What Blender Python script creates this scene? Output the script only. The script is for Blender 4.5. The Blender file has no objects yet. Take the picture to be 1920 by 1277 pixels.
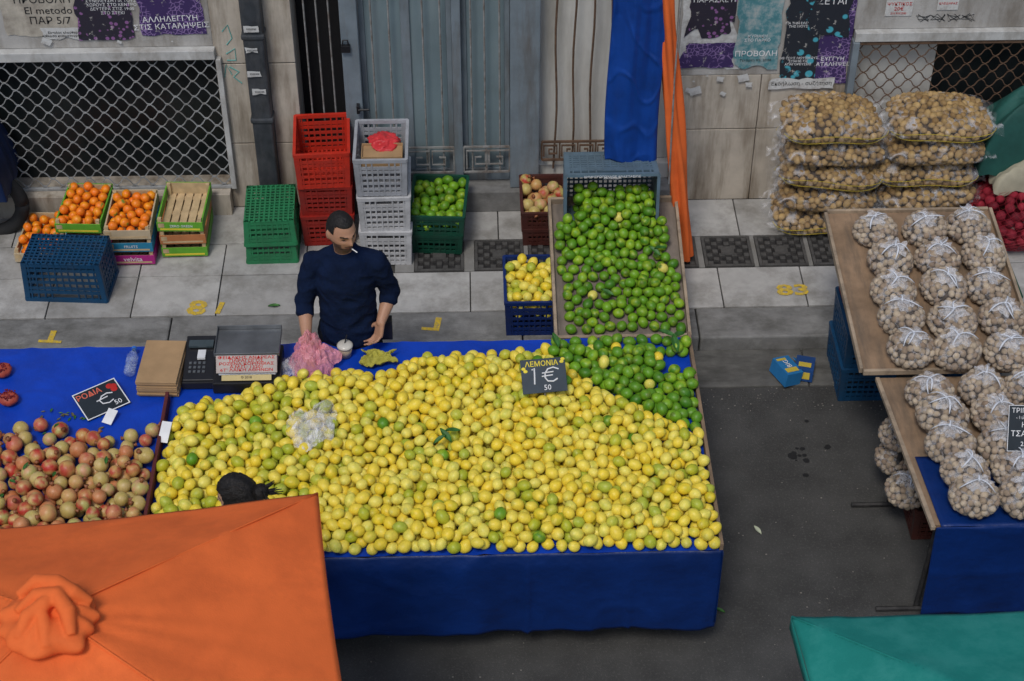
import bpy, math, random
import numpy as np
from mathutils import Vector, Matrix, Euler, noise
R=random.Random(11)
scn=bpy.context.scene
COL=scn.collection
rad=math.radians
# ---------------------------------------------------------------- materials
def mat(name,col,rough=.6,ns=6.,var=.15,bump=.15,bs=60.,attr=False,metal=0.,dirt=None,da=0.,ds=(2.,2.,.5),rnd=0.,spec=.35,alpha=1.,sss=0.,dthr=.5,bdist=.004):
    m=bpy.data.materials.new(name); m.use_nodes=True
    nt=m.node_tree; N=nt.nodes; L=nt.links
    b=N['Principled BSDF']
    tc=N.new('ShaderNodeTexCoord')
    n1=N.new('ShaderNodeTexNoise'); n1.inputs['Scale'].default_value=ns; n1.inputs['Detail'].default_value=5; n1.inputs['Roughness'].default_value=.6
    L.new(tc.outputs['Object'],n1.inputs['Vector'])
    mr=N.new('ShaderNodeMapRange'); mr.inputs[1].default_value=.3; mr.inputs[2].default_value=.7
    mr.inputs[3].default_value=1-var; mr.inputs[4].default_value=1+var
    L.new(n1.outputs['Fac'],mr.inputs[0])
    vm=N.new('ShaderNodeVectorMath'); vm.operation='SCALE'
    if attr:
        a=N.new('ShaderNodeVertexColor'); a.layer_name='Col'; L.new(a.outputs['Color'],vm.inputs[0])
    else:
        vm.inputs[0].default_value=col
    L.new(mr.outputs[0],vm.inputs['Scale'])
    out=vm.outputs[0]
    if rnd>0:
        oi=N.new('ShaderNodeObjectInfo'); r2=N.new('ShaderNodeMapRange'); r2.inputs[3].default_value=1-rnd; r2.inputs[4].default_value=1+rnd
        L.new(oi.outputs['Random'],r2.inputs[0]); v2=N.new('ShaderNodeVectorMath'); v2.operation='SCALE'
        L.new(out,v2.inputs[0]); L.new(r2.outputs[0],v2.inputs['Scale']); out=v2.outputs[0]
    if dirt is not None:
        mp=N.new('ShaderNodeMapping'); mp.inputs['Scale'].default_value=ds; L.new(tc.outputs['Object'],mp.inputs['Vector'])
        n2=N.new('ShaderNodeTexNoise'); n2.inputs['Scale'].default_value=1.; n2.inputs['Detail'].default_value=8; n2.inputs['Roughness'].default_value=.7
        L.new(mp.outputs[0],n2.inputs['Vector'])
        q=N.new('ShaderNodeMapRange'); q.inputs[1].default_value=dthr-.05; q.inputs[2].default_value=dthr+.17; q.inputs[4].default_value=da
        L.new(n2.outputs['Fac'],q.inputs[0])
        mx=N.new('ShaderNodeMix'); mx.data_type='RGBA'; mx.inputs[7].default_value=(*dirt,1)
        L.new(q.outputs[0],mx.inputs[0]); L.new(out,mx.inputs[6]); out=mx.outputs[2]
    L.new(out,b.inputs['Base Color'])
    b.inputs['Roughness'].default_value=rough; b.inputs['Metallic'].default_value=metal
    b.inputs['Specular IOR Level'].default_value=spec
    if sss: b.inputs['Subsurface Weight'].default_value=sss; b.inputs['Subsurface Radius'].default_value=(.01,.006,.003)
    if bump>0:
        nb=N.new('ShaderNodeTexNoise'); nb.inputs['Scale'].default_value=bs; nb.inputs['Detail'].default_value=4
        L.new(tc.outputs['Object'],nb.inputs['Vector'])
        bp=N.new('ShaderNodeBump'); bp.inputs['Strength'].default_value=bump; bp.inputs['Distance'].default_value=bdist
        L.new(nb.outputs['Fac'],bp.inputs['Height']); L.new(bp.outputs[0],b.inputs['Normal'])
    return m
def film(name,tint=(.9,.9,.92),lo=.05,hi=.5,scale=14,rough=.15,a=.45,b_=.72):
    m=bpy.data.materials.new(name); m.use_nodes=True
    nt=m.node_tree; N=nt.nodes; L=nt.links; b=N['Principled BSDF']; o=N['Material Output']
    b.inputs['Base Color'].default_value=(*tint,1); b.inputs['Roughness'].default_value=rough
    tr=N.new('ShaderNodeBsdfTransparent'); ms=N.new('ShaderNodeMixShader')
    tc=N.new('ShaderNodeTexCoord'); n=N.new('ShaderNodeTexNoise'); n.inputs['Scale'].default_value=scale; n.inputs['Detail'].default_value=5; n.inputs['Distortion'].default_value=1.5
    L.new(tc.outputs['Object'],n.inputs['Vector'])
    q=N.new('ShaderNodeMapRange'); q.inputs[1].default_value=a; q.inputs[2].default_value=b_; q.inputs[3].default_value=lo; q.inputs[4].default_value=hi
    L.new(n.outputs['Fac'],q.inputs[0]); L.new(q.outputs[0],ms.inputs[0]); L.new(tr.outputs[0],ms.inputs[1]); L.new(b.outputs[0],ms.inputs[2])
    bp=N.new('ShaderNodeBump'); bp.inputs['Strength'].default_value=.8; bp.inputs['Distance'].default_value=.01
    n2=N.new('ShaderNodeTexNoise'); n2.inputs['Scale'].default_value=scale*2; n2.inputs['Distortion'].default_value=2; L.new(tc.outputs['Object'],n2.inputs['Vector'])
    L.new(n2.outputs['Fac'],bp.inputs['Height']); L.new(bp.outputs[0],b.inputs['Normal'])
    L.new(ms.outputs[0],o.inputs['Surface'])
    return m
# ---------------------------------------------------------------- mesh builder
def sph(seg,rings):
    v=[(0,0,1)]
    for i in range(1,rings):
        t=math.pi*i/rings
        for j in range(seg):
            p=2*math.pi*j/seg; v.append((math.sin(t)*math.cos(p),math.sin(t)*math.sin(p),math.cos(t)))
    v.append((0,0,-1)); f=[]
    for j in range(seg): f.append((0,1+j,1+(j+1)%seg))
    for i in range(rings-2):
        a=1+i*seg; b=a+seg
        for j in range(seg): f.append((a+j,b+j,b+(j+1)%seg,a+(j+1)%seg))
    a=1+(rings-2)*seg; l=len(v)-1
    for j in range(seg): f.append((a+j,l,a+(j+1)%seg))
    return v,f
class MB:
    def __init__(s): s.v=[];s.f=[];s.m=[];s.c=[]
    def add(s,vs,fs,mat=0,col=(1,1,1),M=None):
        o=len(s.v)
        if M is not None: vs=[M@Vector(p) for p in vs]
        s.v+=[tuple(p) for p in vs]; s.f+=[tuple(i+o for i in f) for f in fs]; s.m+=[mat]*len(fs); s.c+=[col]*len(vs)
    def box(s,x0,x1,y0,y1,z0,z1,mat=0,col=(1,1,1),M=None):
        v=[(x0,y0,z0),(x1,y0,z0),(x1,y1,z0),(x0,y1,z0),(x0,y0,z1),(x1,y0,z1),(x1,y1,z1),(x0,y1,z1)]
        f=[(0,3,2,1),(4,5,6,7),(0,1,5,4),(1,2,6,5),(2,3,7,6),(3,0,4,7)]
        s.add(v,f,mat,col,M)
    def ell(s,c,r,seg=12,rings=8,mat=0,col=(1,1,1),M=None,fn=None):
        v,f=sph(seg,rings)
        if fn: v=[fn(Vector(p)) for p in v]
        v=[(c[0]+p[0]*r[0],c[1]+p[1]*r[1],c[2]+p[2]*r[2]) for p in v]
        s.add(v,f,mat,col,M)
    def tube(s,pts,r,n=6,mat=0,col=(1,1,1),M=None,flat=1.):
        pts=[Vector(p) for p in pts]; k=len(pts)
        rr=r if isinstance(r,(list,tuple)) else [r]*k
        vs=[];fs=[]; up=None
        for i,p in enumerate(pts):
            t=(pts[min(i+1,k-1)]-pts[max(i-1,0)]).normalized()
            if up is None:
                up=Vector((0,0,1)) if abs(t.z)<.9 else Vector((0,1,0))
            a=t.cross(up).normalized(); b=a.cross(t).normalized(); up=b
            for j in range(n):
                q=2*math.pi*j/n+math.pi/n
                vs.append(p+a*math.cos(q)*rr[i]+b*math.sin(q)*rr[i]*flat)
        for i in range(k-1):
            for j in range(n): fs.append((i*n+j,i*n+(j+1)%n,(i+1)*n+(j+1)%n,(i+1)*n+j))
        fs.append(tuple(reversed(range(n)))); fs.append(tuple((k-1)*n+j for j in range(n)))
        s.add(vs,fs,mat,col,M)
    def loft(s,rings,n=20,mat=0,col=(1,1,1),M=None):
        vs=[];fs=[];k=len(rings)
        for (cx,cy,cz,rx,ry) in rings:
            for j in range(n):
                q=2*math.pi*j/n; vs.append((cx+rx*math.cos(q),cy+ry*math.sin(q),cz))
        for i in range(k-1):
            for j in range(n): fs.append((i*n+j,i*n+(j+1)%n,(i+1)*n+(j+1)%n,(i+1)*n+j))
        fs.append(tuple(reversed(range(n)))); fs.append(tuple((k-1)*n+j for j in range(n)))
        s.add(vs,fs,mat,col,M)
    def grid(s,fn,nu,nv,mat=0,col=(1,1,1),M=None):
        vs=[fn(i/nu,j/nv) for j in range(nv+1) for i in range(nu+1)]
        w=nu+1
        fs=[(j*w+i,j*w+i+1,(j+1)*w+i+1,(j+1)*w+i) for j in range(nv) for i in range(nu)]
        s.add(vs,fs,mat,col,M)
    def mesh(s,name,mats,smooth=False):
        me=bpy.data.meshes.new(name); me.from_pydata(s.v,[],s.f)
        for m in mats: me.materials.append(m)
        me.polygons.foreach_set('material_index',s.m)
        if smooth: me.polygons.foreach_set('use_smooth',[True]*len(s.f))
        ca=me.color_attributes.new('Col','FLOAT_COLOR','POINT')
        a=np.ones((len(s.v),4),dtype=np.float32); a[:,:3]=np.array(s.c,dtype=np.float32).reshape(-1,3); ca.data.foreach_set('color',a.ravel())
        me.update(); return me
    def build(s,name,mats,parent=None,smooth=False,bevel=0,M=None,solid=0):
        if not isinstance(mats,(list,tuple)): mats=[mats]
        o=bpy.data.objects.new(name,s.mesh(name,mats,smooth)); COL.objects.link(o)
        if M is not None: o.matrix_basis=M
        if solid: q=o.modifiers.new('t','SOLIDIFY'); q.thickness=solid; q.offset=0
        if bevel: q=o.modifiers.new('b','BEVEL'); q.width=bevel; q.segments=2; q.limit_method='ANGLE'
        if parent is not None: par(o,parent)
        return o
def wm(o):
    return (wm(o.parent)@o.matrix_parent_inverse if o.parent else Matrix.Identity(4))@o.matrix_basis
def par(o,p):
    o.parent=p; o.matrix_parent_inverse=wm(p).inverted()
def empty(name,loc):
    o=bpy.data.objects.new(name,None); o.empty_display_size=.1; COL.objects.link(o); o.matrix_basis=Matrix.Translation(loc); return o
def thing(o,label,cat,group=None):
    o['label']=label; o['category']=cat
    if group: o['group']=group
    return o
def struct(o): o['kind']='structure'; return o
def T(x,y,z): return Matrix.Translation((x,y,z))
def RX(a): return Matrix.Rotation(rad(a),4,'X')
def RY(a): return Matrix.Rotation(rad(a),4,'Y')
def RZ(a): return Matrix.Rotation(rad(a),4,'Z')
def text(s,size,M,mt,parent,name='lettering',ext=.0006,align='CENTER',sx=1.,space=1.,bold=0.):
    cu=bpy.data.curves.new(name,'FONT'); cu.body=s; cu.size=size; cu.align_x=align; cu.align_y='CENTER'; cu.extrude=ext; cu.space_line=space; cu.resolution_u=2; cu.offset=bold*size
    o=bpy.data.objects.new(name,cu); COL.objects.link(o)
    dg=bpy.context.evaluated_depsgraph_get(); me=bpy.data.meshes.new_from_object(o.evaluated_get(dg))
    bpy.data.objects.remove(o); bpy.data.curves.remove(cu)
    me.transform(M@Matrix.Diagonal((sx,1,1,1))); me.materials.clear(); me.materials.append(mt)
    o=bpy.data.objects.new(name,me); COL.objects.link(o)
    if parent is not None: par(o,parent)
    return o
def fn3(x,y,z,s): return noise.noise(Vector((x*s,y*s,z*s)))
def rid(p,s,k): return sum((1-abs(noise.noise(p*s*(2**i)+Vector((k,i*3.,0))))*2)*.5**i for i in range(3))
# ---------------------------------------------------------------- palette
M_road=mat('asphalt',(.056,.055,.052),.9,3,.3,.7,160,dirt=(.16,.155,.14),da=.6,ds=(70,70,70),dthr=.58,bdist=.006)
M_gut=mat('gutter_concrete',(.115,.112,.103),.9,4,.35,.6,90,dirt=(.04,.04,.035),da=.7,ds=(3,9,3))
M_slab=mat('paving_slab',(1,1,1),.85,9,.14,.4,120,attr=True,dirt=(.15,.14,.12),da=.7,ds=(3.3,3.3,3))
M_kerb=mat('kerb_stone',(.20,.198,.19),.85,8,.22,.6,80,dirt=(.09,.088,.08),da=.8,ds=(4,7,4))
M_joint=mat('joint',(.045,.043,.038),.95)
M_plaster=mat('painted_plaster',(.40,.385,.36),.8,3,.18,.4,50,dirt=(.17,.145,.115),da=.8,ds=(4,4,1.2))
M_marble=mat('stained_marble',(.46,.41,.34),.55,4,.18,.2,30,dirt=(.16,.12,.08),da=.9,ds=(6,6,.8))
M_dark=mat('dark_glass',(.008,.011,.012),.3,3,.3,0,dirt=(.03,.034,.034),da=.6,ds=(3,3,1.5),spec=.3)
M_void=mat('dark_interior',(.008,.008,.009),.9)
M_frost=mat('frosted_glass',(.16,.215,.235),.35,2,.15,.05,10,dirt=(.25,.30,.31),da=.5,ds=(5,5,.5))
M_bluemet=mat('grey_blue_metal',(.17,.205,.23),.5,5,.18,.1,30,dirt=(.09,.06,.035),da=.6,ds=(7,7,1.2),dthr=.55)
M_rust=mat('rusty_iron',(.11,.065,.04),.8,20,.4,.4,80)
M_greyiron=mat('grey_iron',(.26,.26,.25),.6,20,.2,.2,80,dirt=(.10,.06,.035),da=.8,ds=(12,12,12))
M_white=mat('weathered_white_paint',(.48,.48,.46),.6,8,.15,.1,40,dirt=(.24,.22,.19),da=.7,ds=(8,8,4))
M_wire=mat('galvanised_wire',(.33,.34,.34),.5,8,.2,.1,40,dirt=(.12,.10,.08),da=.7,ds=(9,9,9))
M_pipe=mat('dark_pipe',(.035,.04,.046),.55,10,.35,.2,40,dirt=(.11,.11,.11),da=.5,ds=(9,9,3))
M_wpanel=mat('whitish_panel',(.54,.53,.49),.7,2,.12,.1,20,dirt=(.30,.27,.22),da=.6,ds=(4,4,.6))
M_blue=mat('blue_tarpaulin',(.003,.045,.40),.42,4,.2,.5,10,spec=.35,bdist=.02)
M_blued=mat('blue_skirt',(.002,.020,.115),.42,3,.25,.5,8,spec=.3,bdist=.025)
M_bluehang=mat('blue_tarp_hanging',(.004,.045,.25),.5,5,.25,.3,14,spec=.3,bdist=.008)
M_orange=mat('orange_canvas',(.80,.155,.035),.8,2.5,.12,.3,160,dirt=(.55,.10,.025),da=.5,ds=(3,3,3),spec=.2)
M_teal=mat('teal_canvas',(.012,.20,.165),.8,2.5,.15,.35,120,dirt=(.045,.26,.22),da=.6,ds=(5,5,5),spec=.2)
M_wood=mat('weathered_wood',(.25,.165,.10),.8,5,.3,.4,50,dirt=(.10,.08,.06),da=.7,ds=(12,2,5))
M_board=mat('grey_brown_board',(.20,.165,.135),.8,5,.3,.4,50,dirt=(.08,.07,.06),da=.7,ds=(12,2,5))
M_rim=mat('pale_wood_rim',(.34,.26,.18),.8,5,.3,.4,50,dirt=(.14,.11,.08),da=.7,ds=(12,12,5))
M_pine=mat('crate_wood',(.52,.38,.21),.8,14,.2,.3,80)
M_card=mat('cardboard',(.38,.24,.12),.85,6,.15,.2,50)
M_fruit=mat('fruit_skin',(1,1,1),.42,30,.12,.3,220,attr=True,spec=.4,bdist=.002,sss=.04)
M_leaf=mat('leaf',(.035,.13,.02),.5,20,.3,.2,60)
M_potato=mat('potato_skin',(1,1,1),.75,25,.28,.3,120,attr=True)
M_text_w=mat('white_lettering',(.75,.75,.75),.7,bump=0)
M_text_k=mat('black_lettering',(.02,.02,.02),.7,bump=0)
M_text_r=mat('red_lettering',(.5,.02,.015),.7,bump=0)
M_text_y=mat('yellow_lettering',(.75,.6,.05),.7,bump=0)
M_stripe=mat('yellow_print',(.5,.38,.04),.5,bump=0)
M_slate=mat('slate_card',(.018,.024,.03),.45,5,.3,.05)
M_yellowpaint=mat('yellow_road_paint',(.62,.42,.03),.8,30,.2,.2,dirt=(.25,.22,.15),da=.9,ds=(40,40,40),dthr=.5)
M_film=film('clear_film',lo=.03,hi=.42,scale=8,a=.52,b_=.74,rough=.1)
M_bagfilm=film('bag_film',lo=.04,hi=.34,scale=20,a=.48,b_=.74)
M_neck=film('gathered_film',lo=.22,hi=.6,scale=30)
M_filmw=film('whitish_film',lo=.18,hi=.62,scale=12)
M_filmpink=film('pink_film',tint=(.90,.36,.42),lo=.5,hi=.9,scale=8)
M_black=mat('black_plastic',(.014,.014,.016),.4,8,.2,.05)
M_steel=mat('brushed_steel',(.40,.41,.42),.38,8,.15,.1,metal=.85)
M_rubber=mat('rubber',(.02,.02,.02),.85)
M_iron=mat('cast_iron',(.022,.021,.021),.65,20,.3,.4,100,dirt=(.06,.055,.05),da=.5,ds=(20,20,20))
M_iront=mat('worn_iron',(.075,.072,.068),.55,20,.3,.4,100)
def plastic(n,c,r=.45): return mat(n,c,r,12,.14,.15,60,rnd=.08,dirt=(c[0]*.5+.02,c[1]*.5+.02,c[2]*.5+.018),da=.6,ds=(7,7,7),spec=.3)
# ---------------------------------------------------------------- ground
g=MB(); g.box(-60,60,-60,8.24,-.2,0); g.box(-60,60,8.24,60,-.2,-.004)
struct(g.build('road',M_road))
g=MB(); 
for i in range(-30,31): g.box(i*1.0+.12,i*1.0+1.112,8.245,8.598,-.1,.012)
struct(g.build('gutter',M_gut,bevel=.006))
g=MB()
for i in range(-20,22):
    c=R.uniform(.85,1.1); g.box(i*1.15+.3,i*1.15+1.442,8.6,8.9,-.1,.121+R.uniform(-.002,.003),col=(c,c,c))
struct(g.build('kerb',M_kerb,bevel=.012))
g=MB(); g.box(-40,40,8.895,10.6,-.1,.105)
def slabc(lo,hi):
    c=R.uniform(lo,hi)*.37; return (c,c*.98,c*.93)
for (a,b,off) in ((8.905,9.325,.0),(9.672,10.1,.2)):
    x=-9+off
    while x<9:
        w=.56; g.box(x+.004,x+w-.004,a+.004,b-.004,.10,.12+R.uniform(-.002,.002),mat=1,col=slabc(.82,1.14)); x+=w
x=-9.
while x<9:
    w=.56
    if x+w<-.45 or x>2.75: g.box(x+.004,x+w-.004,9.329,9.668,.10,.12+R.uniform(-.002,.002),mat=1,col=slabc(.82,1.12))
    x+=w
for a,b in [(-.55,-.42),(-.08,-.01),(.33,.36),(.70,.72),(1.06,1.18),(1.52,1.56),(1.90,1.93),(2.27,2.30),(2.64,2.72)]: g.box(a,b,9.329,9.668,.10,.121,mat=1,col=(.22,.215,.2))
struct(g.build('pavement',[M_joint,M_slab],bevel=.003))
m=MB(); S=.335; m.box(0,S,0,.02,.0,.02,1); m.box(0,S,S-.02,S,0,.02,1); m.box(0,.02,.02,S-.02,0,.02,1); m.box(S-.02,S,.02,S-.02,0,.02,1)
m.box(.02,S-.02,.02,S-.02,-.01,.004)
n=7; st=(S-.04)/n
for i in range(n):
    for j in range(n):
        if (i+j)%2==0: m.box(.02+i*st+.004,.02+(i+1)*st-.004,.02+j*st+.004,.02+(j+1)*st-.004,.004,.018,1)
m.box(S/2-.045,S/2+.045,S/2-.045,S/2+.045,.004,.021,1)
gm=m.mesh('drain_grate',[M_iron,M_iront])
for x in (-.42,-.01,.36,.72,1.18,1.56,1.93,2.30):
    o=bpy.data.objects.new('drain_grate',gm); COL.objects.link(o); o.location=(x+.003,9.331,.106)
    thing(o,'square cast iron drain cover set in the paving','drain cover','drain covers along the pavement')
def road_paint(s,x,y,size,rot,sx=1.):
    o=text(s,size,Matrix.Diagonal((sx,1,1,1)),M_yellowpaint,None,'painted_mark',ext=.001,bold=.03)
    o.matrix_basis=T(x,y,.1245)@RZ(rot); return o
for s,x,y,sz,r,sx in (('8',-1.85,8.975,.20,-8,1.3),('1',-1.70,8.97,.16,-12,1.3),('83',2.12,9.06,.15,0,1.5),('T',-2.76,8.72,.16,175,1.5),('L',-.29,8.77,.18,-8,-1.4)):
    thing(road_paint(s,x,y,sz,r,sx),'yellow sprayed %s on the pavement edge'%('number' if s.isdigit() else 'pitch marking'),'painted marking','yellow pitch markings')
# ---------------------------------------------------------------- building
B=empty('shop_building',(0,10.1,.12))
thing(B,'old shop front with lattice grilles, posters and grey metal doors','building')
def bp(name,boxes,mt,bevel=.004):
    m=MB()
    for b in boxes: m.box(*b)
    return m.build(name,mt,B,bevel=bevel)
bp('wall',[(-6,-1.71,10.1,10.5,1.44,4.2)],M_plaster); bp('wall',[(1.37,2.53,10.1,10.5,1.16,4.2),(2.53,7,10.1,10.5,1.5,4.2)],M_plaster); bp('wall',[(-1.18,1.37,10.1,10.5,2.35,4.2)],M_plaster)
m=MB()
for (a,b) in ((.12,.72),(.725,1.16)):
    m.box(1.37,1.95,10.1,10.5,a,b-.004); m.box(1.955,2.53,10.1,10.5,a,b-.004)
m.build('marble_cladding',M_marble,B,bevel=.003)
for x0,x1 in ((-1.71,-1.49),(-1.36,-1.18)):
    m=MB()
    for a,b in ((.12,.66),(.665,1.3),(1.305,2.0),(2.005,4.2)): m.box(x0,x1,10.1,10.5,a,b-.004)
    m.build('marble_pilaster',M_marble,B,bevel=.003)
bp('window_ledge',[(-6,-1.71,10.0,10.5,.12,.30)],M_marble)
bp('lintel',[(-6,-1.70,10.04,10.5,1.37,1.438)],M_white); bp('lintel',[(2.54,7,10.05,10.5,1.43,1.498)],M_white)
bp('window_glass',[(-6,-1.72,10.24,10.28,.3,1.37)],M_dark)
bp('window_frame',[(-1.70,-1.665,10.05,10.1,.31,1.365)],M_white)
bp('drainpipe',[(-1.495,-1.36,9.985,10.099,.3,4.2),(-1.505,-1.35,9.975,10.1,.9,.94),(-1.505,-1.35,9.975,10.1,1.55,1.59)],M_pipe,.012)
bp('dark_doorway',[(-1.18,-.86,10.4,10.5,.3,2.35)],M_void)
bp('door_step',[(-1.18,1.37,9.99,10.5,.12,.295)],M_kerb,.01)
for a in ((-.86,-.745,10.02,10.1,.3,2.35),(-.135,-.075,10.05,10.12,.3,2.35),(.25,.45,10.03,10.1,.3,2.35)): bp('door_frame',[a],M_bluemet,.006)
for a,b in ((-.744,-.136),(-.074,.249)):
    m=MB(); w=b-a
    m.box(a,b,10.13,10.16,.3,.4,0); m.box(a,a+.035,10.13,10.16,.4,2.35,0); m.box(b-.035,b,10.13,10.16,.4,2.35,0)
    if w>.4: m.box(a+w*.5-.03,a+w*.5+.03,10.125,10.16,.4,2.35,0)
    m.box(a+.035,b-.035,10.145,10.155,.4,2.35,1)
    DR=m.build('door',[M_bluemet,M_frost],B,bevel=.003)
    if w>.4:
        m=MB(); m.box(-.785,-.765,9.975,10.02,.97,1.03); m.tube([(-.775,9.98,1.0),(-.70,9.975,1.005)],.009); m.build('handle',M_black,DR,bevel=.002)
        m=MB(); m.box(-.86,-.80,9.99,10.02,1.44,1.49); m.tube([(-.85,10,1.49),(-.845,10,1.53),(-.815,10,1.53),(-.81,10,1.49)],.006); m.build('padlock',M_black,DR,bevel=.002)
def keypath(x,z,s,y,flip=1):
    q=[(0,0),(0,1),(1,1),(1,.25),(.4,.25),(.4,.65),(.68,.65)]
    return [(x+(a if flip>0 else 1-a)*s,y,z+b*s) for a,b in q]
def bars(name,xs,z0,z1,y,r,mt,keys,key_z,ks,bow=0):
    m=MB()
    for x in xs:
        if bow: m.tube([(x+bow*math.sin(i*.9+x*9),y,z0+(z1-z0)*i/12) for i in range(13)],r,5)
        else: m.tube([(x,y,z0),(x,y,z1)],r,5)
    for (a,b,n) in keys:
        m.tube([(a,y-.01,key_z-.03),(b,y-.01,key_z-.03)],r*1.3,4); m.tube([(a,y-.01,key_z+ks+.03),(b,y-.01,key_z+ks+.03)],r*1.3,4)
        st=(b-a)/n
        for i in range(n):
            m.tube(keypath(a+i*st+st*.12,key_z,ks,y-.012,1 if i<n/2 else -1),r*1.1,4)
            m.tube([(a+i*st,y-.01,key_z-.03),(a+i*st,y-.01,key_z+ks+.03)],r,4)
        m.tube([(b,y-.01,key_z-.03),(b,y-.01,key_z+ks+.03)],r,4)
    return m.build(name,mt,B)
bars('security_bars',[-.66,-.545,-.325,-.21],.42,2.35,10.07,.007,M_greyiron,[(-.48,-.14,2),(-.07,.245,2)],.45,.15)
bars('security_bars',[-.01,.08,.18],.42,2.35,10.07,.007,M_greyiron,[],.4,.1)
bars('security_bars',[-1.1,-1.02,-.94],.3,2.35,10.15,.006,M_greyiron,[],.4,.1)
bp('shop_window_panel',[(.45,1.37,10.2,10.24,.42,2.35),(.45,1.37,10.13,10.2,.295,.42)],M_wpanel)
bars('rusty_window_bars',[.56,.68,.80,.92,1.06],.42,2.35,10.09,.008,M_rust,[(.47,.97,4)],.53,.09,bow=.008)
def lattice(name,x0,x1,z0,z1,y,cw,ch,mt,w=.005,seed=0):
    m=MB(); n=int((z1-z0)/ch)+1
    for i in range(n):
        z=z0+i*ch
        pts=[]; k=int((x1-x0)/cw*6)
        for j in range(k+1):
            x=x0+(x1-x0)*j/k
            ph=(x-x0)/cw*2*math.pi+(i%2)*math.pi
            c=math.cos(ph); c=math.copysign(abs(c)**.75,c)
            zz=z+ch/2*c+.009*fn3(x*2,z,seed,1.5)
            pts.append((x+.006*fn3(x,z*3,seed+2,2),y+.003*fn3(x,z,seed+5,3),min(max(zz,z0),z1)))
        m.tube(pts,w,4,flat=1.4)
    return m.build(name,mt,B)
lattice('lattice_grille',-6,-1.70,.31,1.365,10.08,.125,.0605,M_wire,.0038)
bp('grille_rail',[(-6,-1.70,10.07,10.095,.302,.325)],M_wire); bp('grille_rail',[(-6,-1.70,10.07,10.095,1.35,1.368)],M_wire); bp('grille_rail',[(2.575,7,10.06,10.1,1.40,1.428)],M_rust)
lattice('lattice_grille',2.575,7,.35,1.42,10.09,.125,.0605,M_rust,.0036,3)
bp('window_frame',[(2.53,2.575,10.04,10.12,.12,1.428)],M_bluemet)
bp('window_sheet',[(2.575,3.14,10.2,10.21,.3,1.43)],M_wpanel,0)
bp('window_glass',[(3.14,7,10.22,10.25,.3,1.43)],M_dark)
bp('wall_base',[(2.53,7,10.1,10.5,.12,.30)],M_marble)
def poster_mat(name,a,b,scale,mode='vor'):
    m=bpy.data.materials.new(name); m.use_nodes=True; nt=m.node_tree; N=nt.nodes; L=nt.links; bs=N['Principled BSDF']; bs.inputs['Roughness'].default_value=.7
    tc=N.new('ShaderNodeTexCoord'); v=N.new('ShaderNodeTexVoronoi'); v.feature='DISTANCE_TO_EDGE' if mode=='vor' else 'F1'; v.inputs['Scale'].default_value=scale
    nz=N.new('ShaderNodeTexNoise'); nz.inputs['Scale'].default_value=7; nz.inputs['Detail'].default_value=6
    L.new(tc.outputs['Object'],v.inputs['Vector']); L.new(tc.outputs['Object'],nz.inputs['Vector'])
    r=N.new('ShaderNodeMapRange'); r.inputs[1].default_value=.03 if mode=='vor' else .3; r.inputs[2].default_value=.08 if mode=='vor' else .36; L.new(v.outputs['Distance'],r.inputs[0])
    n2=N.new('ShaderNodeMapRange'); n2.inputs[1].default_value=.5; n2.inputs[2].default_value=.53; L.new(nz.outputs['Fac'],n2.inputs[0])
    mu=N.new('ShaderNodeMath'); mu.operation='MAXIMUM'; L.new(r.outputs[0],mu.inputs[0]); L.new(n2.outputs[0],mu.inputs[1])
    mx=N.new('ShaderNodeMix'); mx.data_type='RGBA'; mx.inputs[6].default_value=(*b,1); mx.inputs[7].default_value=(*a,1); L.new(mu.outputs[0],mx.inputs[0])
    wr=N.new('ShaderNodeTexNoise'); wr.inputs['Scale'].default_value=18; wr.inputs['Detail'].default_value=8; wr.inputs['Roughness'].default_value=.7; L.new(tc.outputs['Object'],wr.inputs['Vector'])
    w2=N.new('ShaderNodeMapRange'); w2.inputs[1].default_value=.6; w2.inputs[2].default_value=.64; w2.inputs[4].default_value=.8; L.new(wr.outputs['Fac'],w2.inputs[0])
    mz=N.new('ShaderNodeMix'); mz.data_type='RGBA'; mz.inputs[7].default_value=(.42,.4,.37,1); L.new(w2.outputs[0],mz.inputs[0]); L.new(mx.outputs[2],mz.inputs[6]); L.new(mz.outputs[2],bs.inputs['Base Color'])
    return m
PM={'beige':mat('paper_beige',(.44,.40,.33),.8,12,.2,.2,dirt=(.2,.17,.14),da=.7,ds=(7,7,7)),'white':mat('paper_white',(.58,.58,.56),.8,12,.15,.2,dirt=(.27,.25,.23),da=.8,ds=(11,11,11)),
 'purple':poster_mat('paper_purple',(.04,.02,.10),(.25,.16,.36),34),'dark':poster_mat('paper_dark',(.02,.016,.03),(.24,.10,.26),26,'f1'),
 'teal':mat('paper_teal',(.08,.24,.27),.8,12,.25,.2,dirt=(.42,.42,.4),da=.9,ds=(12,12,12)),'cyan':poster_mat('paper_cyan',(.012,.016,.025),(.06,.36,.45),12,'f1')}
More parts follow.
